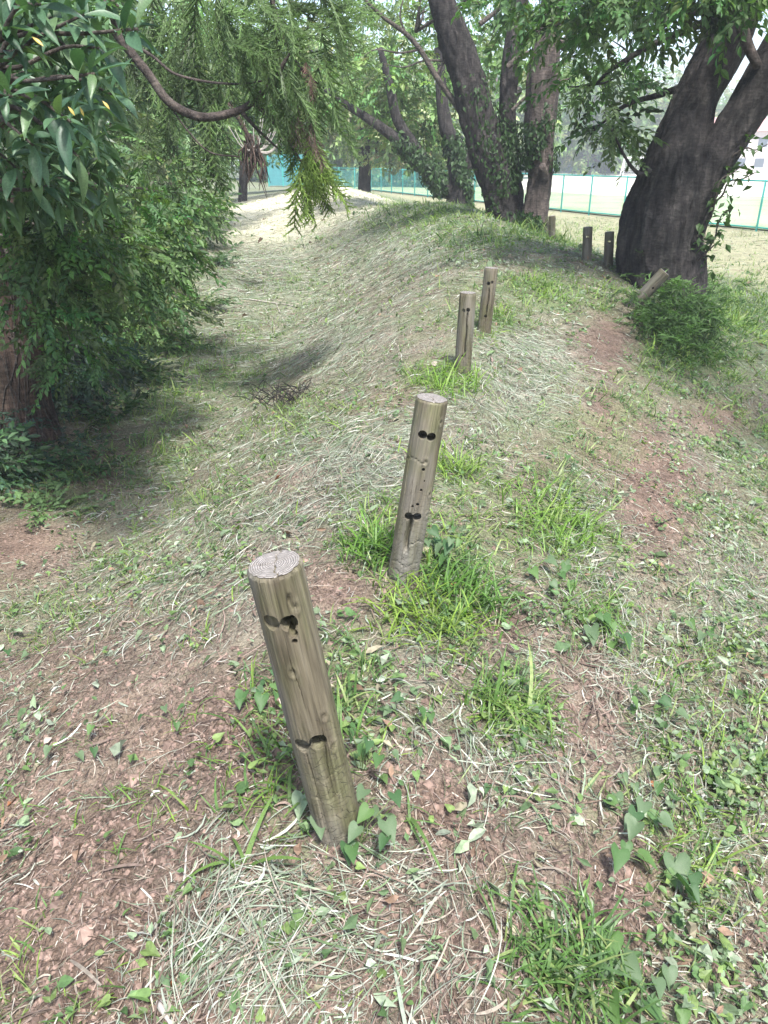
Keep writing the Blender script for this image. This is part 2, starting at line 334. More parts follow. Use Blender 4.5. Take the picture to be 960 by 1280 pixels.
SPR = [t_spray(LEAF8, 13, .23, .35, k) for k in range(5)]            # cherry-like
SPRF = [t_spray(LEAF4, 9, .34, .25, 20+k) for k in range(4)]         # coarser, for far crowns
SPRN = [t_spray(NARROW4, 12, .42, .5, 40+k, wide=.7) for k in range(4)]
def t_cedar(rs):
    r = np.random.default_rng(rs); parts = []
    pos = lambda t: np.array((.05*math.sin(4*t), t, -.45*t*t+.12*t))
    def rope(p0, d, ln, th, k, col):
        V = []; F = []; up = np.array((0, 0, 1.)); side = np.cross(d, up); side /= np.linalg.norm(side)+1e-6
        pts = [p0+d*ln*u+up*ln*.22*u*u for u in np.linspace(0, 1, k+1)]
        for i, p in enumerate(pts):
            ww = th*(1-.6*i/k); V += [p-side*ww, p+side*ww, p+up*ww]
        for i in range(k):
            a = 3*i; 
            for q in ((0, 1, 4, 3), (1, 2, 5, 4), (2, 0, 3, 5)): F += [(a+q[0], a+q[1], a+q[2]), (a+q[0], a+q[2], a+q[3])]
        parts.append((np.array(V), np.array(F), np.array(col)))
        V = []; F = []
        for i in range(k*3):          # awl needles
            u = (i+.5)/(k*3); p = p0+d*ln*u+up*ln*.22*u*u; an = i*2.4; o = side*math.cos(an)+up*math.sin(an)
            tip = p+(o*.8+d*.9)*ln*.24; b = len(V); V += [p-d*.013, p+d*.017, tip]; F.append((b, b+1, b+2))
        parts.append((np.array(V), np.array(F), np.array(col)*1.1))
    for i in range(6): 
        a, b = pos(i/6), pos((i+1)/6); d = b-a; rope(a, d/np.linalg.norm(d), np.linalg.norm(d), .014, 1, (.55, .5, .42))
    for i in range(20):
        t = .05+.95*i/19; sd_ = 1 if i % 2 else -1; a = sd_*r.uniform(.35, .85)
        d = np.array((math.sin(a), math.cos(a), r.uniform(-.35, .1))); d /= np.linalg.norm(d)
        rope(pos(t), d, r.uniform(.28, .5)*(1-.45*t), .019, 3, np.array((1, 1, 1))*r.uniform(.8, 1.25))
    return merge(parts)
CED = [t_cedar(k) for k in range(4)]
# ---- tubes
def crom(P, n):
    P = np.asarray(P, float); Q = np.concatenate([[2*P[0]-P[1]], P, [2*P[-1]-P[-2]]]); out = []
    for i in range(1, len(Q)-2):
        for t in np.linspace(0, 1, n, endpoint=False):
            a, b, c, d = Q[i-1], Q[i], Q[i+1], Q[i+2]
            out.append(.5*((2*b)+(-a+c)*t+(2*a-5*b+4*c-d)*t*t+(-a+3*b-3*c+d)*t**3))
    out.append(P[-1]); return np.array(out)
def tube(P, rad, ns=8, sub=6, rough=0.0, seed=0, flute=0.0):
    """returns V, quads, normals"""
    rr = crom([(r_, 0, 0) for r_ in rad], sub)[:, 0]; Q = crom(P, sub); n = len(Q)
    T = np.gradient(Q, axis=0); T /= np.linalg.norm(T, axis=1)[:, None]
    ref = np.array((0., 1, 0)) if abs(T[0][1]) < .8 else np.array((1., 0, 0))
    A = np.cross(T, ref); A /= np.linalg.norm(A, axis=1)[:, None]; B = np.cross(T, A)
    th = np.linspace(0, 2*math.pi, ns, endpoint=False); ln = np.concatenate([[0], np.cumsum(np.linalg.norm(np.diff(Q, axis=0), axis=1))])
    D = A[:, None]*np.cos(th)[None, :, None]+B[:, None]*np.sin(th)[None, :, None]
    R = rr[:, None]*np.ones(ns)[None]
    if rough:
        thn = th/(2*math.pi)
        for k in range(1):
            u = np.cos(th)*3.1+seed; v = np.sin(th)*3.1+ln[:, None]*1.6
            R = R*(1+rough*2*(fbm(u[None]+0*v, v, 3)-.5)+rough*.9*(vn(u[None]*3.3+ln[:, None]*.8, v*3+ln[:, None]*4)-.5)+.055*(vn(u[None]*9+seed, np.sin(th)[None]*27+ln[:, None]*5)-.5)*(ns > 30))
        if flute: R = R*(1+flute*np.cos(th*5+seed)[None]*np.exp(-ln/.5)[:, None])
    V = (Q[:, None]+D*R[..., None]).reshape(-1, 3)
    i = np.arange(n-1)[:, None]*ns; j = np.arange(ns)[None]; jn = (j+1) % ns
    F = np.stack([i+j, i+jn, i+ns+jn, i+ns+j], -1).reshape(-1, 4)
    # cap by folding: last ring shrinks to the axis
    V = np.concatenate([V, [Q[-1]+T[-1]*rr[-1]*.3]]); 
    cap = np.stack([(n-1)*ns+np.arange(ns), (n-1)*ns+(np.arange(ns)+1) % ns, np.full(ns, n*ns), np.full(ns, n*ns)], -1)
    return V, F, cap[:, :3], D.reshape(-1, 3)
def tubes_obj(name, specs, m, parent, off=(0, 0, 0), smooth=True):
    B = Batch()
    for sp in specs:
        V, F, cp, _ = tube(**sp); B.raw(V, F, (1, 1, 1)); B.F.append(cp+B.n-len(V)); 
    return B.build(name, m, parent, smooth, off)
# ------------------------------------------------------------------ ground sheet
def build_ground():
    u = np.linspace(-6.6, 6.6, 430); v = np.concatenate([np.linspace(-5.6, -1.0, 50, endpoint=False), np.linspace(-1.0, 7.2, 560)])
    xs = .25+1.1*np.sinh(u); ys = 1.6+1.1*np.sinh(v)
    X, Y = np.meshgrid(xs, ys); z = Z(X, Y); px, py, d = proj(X, Y, z)
    px = np.where(Y < .2, -999, px)
    di = blobs(px, py, DIRT); st = blobs(px, py, STRAW); gr = blobs(px, py, GREEN)
    n1 = fbm(X*1.3, Y*1.3+40, 4); n2 = fbm(X*4+8, Y*4, 3); r = np.hypot(X, Y)
    soil = np.array((.195, .142, .108)); humus = np.array((.10, .072, .058)); straw = np.array((.22, .225, .17)); grn = np.array((.11, .155, .065)); dry = np.array((.62, .60, .47))  # dry is a hay tone raised to include sunlight on the far mound
    ms = np.clip(.30+1.0*st+.9*(n1-.5)-.55*di+np.clip((r-5)/14, 0, .5), 0, 1)[..., None]
    mg = np.clip(.2+.75*gr+1.2*(n2-.55)-.6*di+np.clip((r-7)/14, 0, .3), 0, .85)[..., None]
    mh = np.clip(1.6*(.52-n2)+.25, 0, .7)[..., None]
    c = soil*(1-mh)+humus*mh; c = c*(1-ms)+straw*ms; c = c*(1-mg)+grn*mg
    xc = np.interp(Y, _ys, XC)
    lit = (np.exp(-((X-xc+1.3)/3.4)**4-((Y-27)/8)**4)*.95)[..., None]; c = c*(1-lit)+dry*lit           # dry mown path, with the far sun patch painted into its tone
    f = onfield(X, Y)[..., None]*.75; c = c*(1-f)+np.array((.30, .29, .18))*f*1.0
    n, m_ = X.shape; i = np.arange(n-1)[:, None]*m_; j = np.arange(m_-1)[None]
    F = np.stack([i+j, i+j+1, i+m_+j+1, i+m_+j], -1).reshape(-1, 4)
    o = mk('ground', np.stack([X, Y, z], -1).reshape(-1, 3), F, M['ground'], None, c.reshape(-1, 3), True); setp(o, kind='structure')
build_ground()
# fence line (foot of the fence, seen in the photo) and the field beyond it
FL = np.array([(14.6, 20.0), (12.1, 26.6), (8.7, 34.0), (3.9, 47.0), (-.9, 60.6), (-9.0, 72.0), (-22, 84)])
def sheet(name, poly, z, m):
    V = [(x, y, z) for x, y in poly]; me = bpy.data.meshes.new(name); me.from_pydata(V, [], [list(range(len(V)))]); me.materials.append(m)
    o = bpy.data.objects.new(name, me); C.objects.link(o); return setp(o, kind='structure')
sheet('playing_field', [(x+.35, y) for x, y in FL[::-1]]+[(40, -5), (160, -5), (160, 150), (-22, 150)], FIELD+.055, M['turf'])
sheet('sandy_pitch', [(14, 52), (60, 44), (150, 60), (150, 128), (-6, 128), (4, 78)], FIELD+.062, M['sand'])
# ------------------------------------------------------------------ log posts
def post(loc, top, R, label, holes, hi=False, kerfs=(), groove=None, seed=0, sink=.15):
    """loc = foot on the ground, top = centre of the sawn top; holes: (angle from the camera side, fraction up, radius, depth, sideways offset)"""
    loc = np.array(loc); top = np.array(top); ax = Vector(top-loc); H = ax.length; q = ax.to_track_quat('Z', 'Y')
    # turn so that local -Y faces the camera
    e = empty('log_post', tuple(loc), label, 'wooden post', 'round timber posts along the bank'); e.rotation_mode = 'QUATERNION'
    tocam = Vector((-loc[0], -loc[1], 0)).normalized(); lc = q.inverted() @ tocam; ang = math.atan2(lc.y, lc.x)+math.pi/2
    e.rotation_quaternion = q @ Matrix.Rotation(ang, 3, 'Z').to_quaternion()
    na, nl = (216, 170) if hi else (72, 60)
    th = np.linspace(0, 2*math.pi, na, endpoint=False); h = np.linspace(-sink, H, nl)
    TH, HH = np.meshgrid(th, h)
    r = R*(1+.008*(vn(np.cos(TH)*5+seed*2+40, np.sin(TH)*5+HH*.7)-.5)*2+.05*(fbm(np.cos(TH)*1.5+seed+5, np.sin(TH)*1.5+HH*2.2, 3)-.5)*2+.03*(1-HH/H))
    r -= .0007*(vn(np.cos(TH)*9+seed*3+20, np.sin(TH)*9+HH*1.2+3) > .62)*(1 if hi else 1)
    # drying cracks that wander down the log
    for k in range(7 if hi else 3):
        a0 = -math.pi/2+((k*2.1+seed*1.3) % 3.4)-1.7; h0 = H*((k*.37+seed*.21) % .75); hl = H*(.2+.5*((k*.61+seed*.17) % 1))
        aw = a0+.12*(vn(h*9+k*3, h*0+seed)-.5)*2; wdt = (.032 if hi else .09)*(.6+.8*((k*.77+seed*.3) % 1))
        da = np.abs((TH-aw[:, None]+math.pi) % (2*math.pi)-math.pi); env = np.clip(1-np.abs((HH-h0-hl/2)/(hl/2)), 0, 1)**.5
        r -= (.006 if hi else .010)*np.clip(1-da/wdt, 0, 1)*env
    for (hk, a1, a2, dp) in kerfs:
        da = np.abs((TH-(a1+a2)/2+math.pi) % (2*math.pi)-math.pi); r -= dp*(da < (a2-a1)/2)*np.clip(1-np.abs(HH-hk*H-.006*np.sin(TH*5))/.0035, 0, 1)
    if groove:
        a0, f0, f1, wg, dg = groove; da = np.abs((TH-a0+math.pi) % (2*math.pi)-math.pi+.05*np.sin(HH*40))
        r -= dg*np.clip(1-(da/wg)**2, 0, 1)*np.clip((HH-f0*H)/.04, 0, 1)*np.clip((f1*H-HH)/.02, 0, 1)
    # knots, slightly proud with a sunk eye
    for (a0, f0) in ((-1.25, .52), (-1.15, .40), (-2.0, .70), (-1.35, .9)) if hi else ():
        dd = np.hypot(((TH-a0-seed*.3+math.pi) % (2*math.pi)-math.pi)*R, (HH-f0*H)*.75); r += .0022*np.exp(-((dd-.010)/.004)**2)-.004*np.exp(-(dd/.005)**2)
    # foot: soft rot; rim: worn edge
    r -= .006*np.clip((.16-HH)/.16, 0, 1)*np.clip(vn(TH*3.2+seed, HH*26)*2-.9, 0, 1)*(TH*0+1); r *= 1+.05*np.clip(-(HH-.05)/.1, 0, 1); r -= .004*np.clip((HH-H+.006)/.006, 0, 1)**2*(.4+vn(TH*6, TH*0+seed))
    V = np.stack([r*np.cos(TH), r*np.sin(TH), HH], -1).reshape(-1, 3)
    i = np.arange(nl-1)[:, None]*na; j = np.arange(na)[None]; jn = (j+1) % na
    F = np.stack([i+j, i+jn, i+na+jn, i+na+j], -1).reshape(-1, 4).tolist()
    F.append([(nl-1)*na+k for k in range(na)]); F.append([k for k in range(na)][::-1])
    me = bpy.data.meshes.new('shaft'); me.from_pydata(V.tolist(), [], F); me.materials.append(M['timber'])
    sh = bpy.data.objects.new('shaft', me); C.objects.link(sh)
    cut = []
    for (a, f, rh, dp, off) in holes:
        nn = 28; bm = []; ct = Vector((math.sin(a), -math.cos(a), 0)); sd_ = Vector((math.cos(a), math.sin(a), 0)); o0 = ct*(R-dp)+sd_*off+Vector((0, 0, f*H))
        vs = []
        for z0 in (0, dp+.03):
            for k in range(nn):
                t = 2*math.pi*k/nn; vs.append(o0+ct*z0+sd_*rh*math.cos(t)+Vector((0, 0, rh*1.08*math.sin(t))))
        fs = [[k, (k+1) % nn, nn+(k+1) % nn, nn+k] for k in range(nn)]+[[k for k in range(nn)][::-1], [nn+k for k in range(nn)]]
        cm = bpy.data.meshes.new('cut'); cm.from_pydata(vs, [], fs); cm.update(); import bmesh
        b = bmesh.new(); b.from_mesh(cm); bmesh.ops.recalc_face_normals(b, faces=b.faces); b.to_mesh(cm); b.free()
        co = bpy.data.objects.new('cut', cm); C.objects.link(co); cut.append(co)
        md = sh.modifiers.new('b', 'BOOLEAN'); md.operation = 'DIFFERENCE'; md.solver = 'EXACT'; md.object = co
    import bmesh
    b = bmesh.new(); b.from_mesh(me); bmesh.ops.recalc_face_normals(b, faces=b.faces); b.to_mesh(me); b.free()
    bpy.context.view_layer.update(); dg = bpy.context.evaluated_depsgraph_get()
    nm = bpy.data.meshes.new_from_object(sh.evaluated_get(dg)); nm.name = 'shaft'; sh.modifiers.clear(); sh.data = nm
    for c_ in cut: bpy.data.objects.remove(c_)
    nm.polygons.foreach_set('use_smooth', np.ones(len(nm.polygons), bool))
    try: nm.set_sharp_from_angle(angle=math.radians(38))
    except Exception: pass
    sh.parent = e
    # sawn top: disc with radial checks
    nr = 14; rim = r[-1]; V = [(0, 0, H+.003)]; F = []
    for k in range(1, nr+1):
        for jx in range(na):
            ck = sum(.012*max(0, 1-abs(((th[jx]-c0-.10*math.sin(k*.8+c0)+math.pi) % (2*math.pi)-math.pi))*k/nr*R/.0026)*(k/nr)**.3 for c0 in (-1.45, .4+seed, 2.3+seed*.7))
            V.append((rim[jx]*k/nr*math.cos(th[jx])*.992, rim[jx]*k/nr*math.sin(th[jx])*.992, H+.003-ck-.0015*(k == nr)+.001*vn(k*.9, th[jx]*4)))
    for jx in range(na): F.append((0, 1+jx, 1+(jx+1) % na))
    for k in range(nr-1):
        for jx in range(na):
            a, b2 = 1+k*na+jx, 1+k*na+(jx+1) % na; F += [(a, a+na, b2+na), (a, b2+na, b2)]
    mk('sawn_top', V, F, M['endgrain'], e, None, True)
    return e
P1b = G(424, 1036); P2b = G(503, 722); P3b = G(578, 466); P4b = G(605, 416)
def topof(b, px, py, back=0.0): return PY(px, py, b[1]+back)
A_ = 0.0
post(P1b, topof(P1b, 343, 706, -.03), .0555, 'nearest log post, leaning left, with two double notches and ringed sawn top',
     [(-.26, .865, .0175, .018, -.012), (-.14, .858, .0175, .06, .016), (-.16, .43, .018, .026, -.018), (-.06, .44, .019, .045, .012), (-.08, .80, .006, .05, .016), (-.1, .825, .010, .05, .017)], True, [(.22, -2.3, -1.0, .003), (.3, -2.0, -.8, .003)], (-1.15, .86, .95, .12, .012), 1)
post(P2b, topof(P2b, 540, 498), .0555, 'second log post with round eye holes near its top and a rotten slot low down',
     [(0, .835, .0155, .06, -.015), (0.0, .83, .0155, .06, .015), (-.05, .395, .016, .05, -.014), (.0, .40, .016, .045, .012)]+[(.12, f, rr_, .03, o_) for f, rr_, o_ in ((.66, .006, .0), (.60, .003, .01), (.55, .005, .004), (.47, .006, .0), (.455, .005, -.016))], True, [(.70, -2.9, -1.3, .0035), (.25, -1.6, -.5, .006), (.12, -2.6, -.6, .004), (.07, -2.4, -.8, .004)], (-1.75, .18, .40, .2, .03), 2)
post(P3b, topof(P3b, 585, 366), .054, 'shorter split log post in front of another, a bright grass tuft at its foot', [(-.2, .80, .012, .012, -.010), (.0, .81, .013, .03, .008), (.1, .24, .010, .02, -.01)], False, (), (-1.45, .2, .8, .09, .02), 3)
post(P4b, topof(P4b, 614, 335), .053, 'upright log post just behind the shorter split one', [(-.05, .78, .014, .04, -.006), (.1, .80, .011, .014, .014), (.1, .28, .012, .03, -.008)], False, (), (-1.5, .3, .72, .1, .02), 4)
Pf = G(790, 384); Pf2 = PY(831, 340, Pf[1]-.06)
post(Pf, Pf2, .062, 'fallen log post tilted against the foot of the big dark tree', [(.3, .6, .012, .04, 0)], False, (), None, 5)
for k, (bx, by, tx, ty, lb) in enumerate(((733, 326, 735, 284, 'left of the two slim posts between the cherry trees'), (760, 332, 762, 290, 'right of the two slim posts, closest to the leaning dark trunk'), (690, 300, 690, 270, 'small log post half hidden in weeds at the foot of the ivy cherry'), (878, 322, 880, 276, 'log post behind the leaning dark trunk, half hidden by its leafy shoots'))):
    b = G(bx, by); post(b, topof(b, tx, ty), .055, lb, [(0, .72, .016, .11, 0)] if k < 2 else [], False, (), None, 6+k)
# ------------------------------------------------------------------ chain-link fence
def fence():
    e = empty('chain_link_fence', (FL[0][0], FL[0][1], FIELD), 'long teal chain-link fence between the bank and the playing field', 'fence')
    off = np.array((FL[0][0], FL[0][1], FIELD)); seg = np.diff(FL, axis=0); ln = np.hypot(*seg.T); cum = np.concatenate([[0], np.cumsum(ln)]); Lt = cum[-1]
    at = lambda s_: np.stack([np.interp(s_, cum, FL[:, 0]), np.interp(s_, cum, FL[:, 1])], -1)
    Hf = 1.55
    V, F, cp, _ = tube([(0, 0, -.1), (0, 0, .8), (0, 0, Hf)], [.034]*3, 8, 1); V0 = V
    me = None
    for k, s_ in enumerate(np.arange(0.55, Lt, 2.15)):
        x, y = at(s_)
        if me is None:
            B = Batch(); B.raw(V, F, (1, 1, 1)); B.F.append(cp); o = B.build('fence_post', M['teal'], e, True); me = o.data
        else: o = bpy.data.objects.new('fence_post', me); C.objects.link(o); o.parent = e
        o.location = (x-off[0], y-off[1], 0)
    for nm, hz in (('top_rail', Hf-.04), ('bottom_rail', .12)):
        tubes_obj(nm, [dict(P=[(x, y, FIELD+hz) for x, y in FL], rad=[.026]*len(FL), ns=6, sub=1)], M['teal'], e, off)
    B = Batch(); st = .06; n = int(Lt/st); V = []; F = []
    for k in range(n):
        for dr in (1, -1):
            s0 = k*st; s1 = s0+dr*Hf*.9
            if s1 < 0 or s1 > Lt: continue
            ss = np.array([s0, (s0+s1)/2, s1]); p = at(ss); zz = FIELD+.1+np.array((0, .5, 1))*(Hf-.15)
            tn = p[2]-p[0]; nx, ny = -tn[1], tn[0]; l_ = math.hypot(nx, ny); nx /= l_; ny /= l_; wv = .0032; b = len(V)
            for i in range(3):
                V += [(p[i][0], p[i][1], zz[i]-wv), (p[i][0], p[i][1], zz[i]+wv), (p[i][0]+nx*wv*1.2, p[i][1]+ny*wv*1.2, zz[i])]
            for i in range(2):
                a = b+3*i
                for q in ((0, 1, 4, 3), (1, 2, 5, 4), (2, 0, 3, 5)): F += [tuple(a+x_ for x_ in q)]
    o = mk('wire_mesh', np.array(V)-off, F, M['teal'], e); o['kind'] = 'stuff'
fence()
# goal
def goal():
    g = PY(792, 203, 105.); x, y = g[0], 105.; e = empty('football_goal', (x, y, FIELD+.06), 'white football goal far across the sandy pitch', 'goal')
    t = lambda nm, P: tubes_obj(nm, [dict(P=P, rad=[.09]*len(P), ns=6, sub=1)], M['goal'], e)
    t('goal_post', [(-1.2, 0, 0), (-1.2, 0, 2.2)]); t('goal_post', [(1.2, 0, 0), (1.2, 0, 2.2)]); t('crossbar', [(-1.2, 0, 2.2), (1.2, 0, 2.2)])
    t('back_frame', [(-1.2, 0, 2.1), (-1.2, 1.2, .05), (1.2, 1.2, .05), (1.2, 0, 2.1)])
    V = []; F = []
    for k in range(13):
        x_ = -1.2+.2*k; b = len(V); V += [(x_-.012, .05, 2.1), (x_+.012, .05, 2.1), (x_+.012, 1.2, .05), (x_-.012, 1.2, .05)]; F.append((b, b+1, b+2, b+3))
    for k in range(9):
        z_ = .2+.22*k; yy = 1.2-(z_-.05)/2.05*1.15; b = len(V); V += [(-1.2, yy, z_-.012), (1.2, yy, z_-.012), (1.2, yy, z_+.012), (-1.2, yy, z_+.012)]; F.append((b, b+1, b+2, b+3))
    mk('net', V, F, M['goal'], e)
goal()
def box(x0, x1, y0, y1, z0, z1):
    V = [(x, y, z) for z in (z0, z1) for y in (y0, y1) for x in (x0, x1)]
    return V, [(0, 2, 3, 1), (4, 5, 7, 6), (0, 1, 5, 4), (2, 6, 7, 3), (0, 4, 6, 2), (1, 3, 7, 5)]
def house(px, py, Y, w_, h_, label):
    p = PY(px, py, Y); e = empty('house', (p[0], Y, FIELD), label, 'house', 'houses beyond the field')
    V, F = box(-w_/2, w_/2, 0, 8, 0, h_); wl = mk('wall', V, F, M['plaster'], e)
    V = [(-w_/2-.5, -.6, h_), (w_/2+.5, -.6, h_), (w_/2+.5, 8.6, h_), (-w_/2-.5, 8.6, h_), (-w_/2-.5, 4, h_+1.9), (w_/2+.5, 4, h_+1.9)]
    me = bpy.data.meshes.new('roof'); me.from_pydata(V, [], [(0, 1, 5, 4), (2, 3, 4, 5), (0, 4, 3), (1, 2, 5), (0, 3, 2, 1)]); me.materials.append(M['rooft']); o = bpy.data.objects.new('roof', me); C.objects.link(o); o.parent = e; o.location.z = .004
    for k in range(int(w_//2.6)):
        for fl in (1.0, 3.6):
            if fl+1.3 > h_: continue
            x0 = -w_/2+.9+2.6*k; V, F = box(x0, x0+1.3, -.05, .1, fl, fl+1.2); wn = mk('window', V, F, M['glassd'], e)
            V, F = box(x0-.07, x0+1.37, -.08, -.05, fl-.07, fl); mk('sill', V, F, M['goal'], wn)
house(948, 196, 118, 13, 5.6, 'pale two storey house with reddish roof at the right edge beyond the field')
house(905, 200, 135, 10, 5.2, 'pale house glimpsed just right of the leaning dark trunk')
def bandfence():
    e = empty('dark_boundary_fence', (10, 132, FIELD), 'long dark netted boundary fence at the far side of the field', 'fence')
    k = 0
    for x in np.arange(-14, 62, 4.):
        V, F = box(x-.06, x+.06, -.06, .06, 0, 3.4); mk('fence_post', V, F, M['twig'], e)
        V, F = box(x+.06, x+3.94, -.01, .01, .1, 3.1+.25*math.sin(k*1.7)); mk('net_panel', V, F, M['net'], e); k += 1
bandfence()
def tealnet():
    a = PY(333, 232, 62.); b = PY(368, 232, 62.); z0 = float(Z(a[0], 62)); e = empty('teal_windbreak_fence', (a[0], 62, z0), 'bright teal sheeted fence glimpsed under the hanging cedar branch', 'fence')
    n = 3; ln = (b[0]-a[0]+5)/n
    for k in range(n):
        x = .2+k*(ln*.45); V, F = box(x+.04, x+ln*.45-.04, -.01, .01, .05, 2.15); mk('panel', V, F, M['teal2'], e)
        V, F = box(x-.04, x+.04, -.04, .04, 0, 2.3); mk('fence_post', V, F, M['teal'], e)
M['teal2'] = plain('pale_teal_sheet', (.045, .21, .225), .6, 6, .15)
tealnet()
# ------------------------------------------------------------------ trees
GR = {'cherry': (.07, .135, .04), 'light': (.15, .235, .085), 'pale': (.25, .32, .16), 'dark': (.055, .105, .045), 'mid': (.10, .18, .06), 'cedar': (.10, .17, .05), 'blue': (.045, .085, .055)}
def crown(B, tmpl, blobs_, scale, col, seed, hole=.42, nf=1.3, var=.3):
    r = np.random.default_rng(seed); col = np.array(col)
    for (c, rad, n) in blobs_:
        c = np.asarray(c, float); rad = np.asarray(rad, float)
        m_ = int(n*2.2); d = r.normal(size=(m_, 3)); d /= np.linalg.norm(d, axis=1)[:, None]; q = r.random(m_)**(1/2.2)
        P = c+d*q[:, None]*rad; g = vn(P[:, 0]*nf+P[:, 2]*.7*nf+seed, P[:, 1]*nf-P[:, 2]*nf*.9+31)
        k = g > hole; P = P[k][:n]; d = d[k][:n]; m_ = len(P)
        yaw = np.arctan2(d[:, 1], d[:, 0])+r.normal(0, .8, m_); R = frames(yaw, None, r.normal(-.15, .45, m_), r.normal(0, .5, m_))
        T = col*(1+var*r.normal(size=(m_, 1)))*(1+.12*r.normal(size=(m_, 3))); T = np.clip(T, .008, .6)
        ix = r.integers(0, len(tmpl), m_); sc = scale*r.uniform(.7, 1.25, m_)
        for i in range(len(tmpl)):
            s_ = ix == i; B.inst(tmpl[i], P[s_], R[s_], sc[s_], T[s_])
def limb(a, b, r0, r1, bow=.2, seed=0, ns=6, n=5):
    r = np.random.default_rng(seed); a = np.asarray(a); b = np.asarray(b); d = np.linalg.norm(b-a); t = np.linspace(0, 1, n)
    P = a+(b-a)*t[:, None]; P[:, 2] += bow*d*np.sin(t*math.pi)*.5; P[1:-1] += r.normal(0, .045*d, (n-2, 3)); return dict(P=P, rad=list(np.linspace(r0, r1, n)), ns=ns, sub=4)
def ivy(specs_surf, n, size, label, loc, seed=0, zmax=None, col=(.035, .075, .022), side=None):
    r = np.random.default_rng(seed); B = Batch()
    V = np.concatenate([s_[0] for s_ in specs_surf]); D = np.concatenate([s_[1] for s_ in specs_surf]); w_ = np.ones(len(V))
    if zmax is not None: w_ *= np.clip((zmax-V[:, 2])/1.2, 0, 1)
    if side is not None: w_ *= np.clip(D@np.array(side)+.25, 0, 1)
    w_ *= (vn(V[:, 0]*4+V[:, 1]*2, V[:, 2]*3) > .35); w_ /= w_.sum()
    i = r.choice(len(V), n, p=w_); N_ = D[i]+r.normal(0, .35, (n, 3)); N_ /= np.linalg.norm(N_, axis=1)[:, None]
    P = V[i]+D[i]*r.uniform(.0, .09, (n, 1))+r.normal(0, .03, (n, 3))
    y = np.tile((0, 0, -1.), (n, 1))+r.normal(0, .5, (n, 3)); y -= (y*N_).sum(1)[:, None]*N_; y /= np.linalg.norm(y, axis=1)[:, None]
    R = np.stack([np.cross(y, N_), y, N_], 2); T = np.array(col)*(1+.35*r.normal(size=(n, 1))); T = np.clip(T, .01, .4)
    B.inst(LEAF4, P, R, size*r.uniform(.6, 1.3, n)*np.ones(n), T)
    o = B.build('ivy', M['leaf'], None, False, loc); o.location = loc; setp(o, label, 'ivy'); return o
def trunk_obj(name, sp, m, e, off):
    V, F, cp, D = tube(**sp); B = Batch(); B.raw(V, F, (1, 1, 1)); B.F.append(cp); o = B.build(name, m, e, True, off); return (V[:len(D)], D)
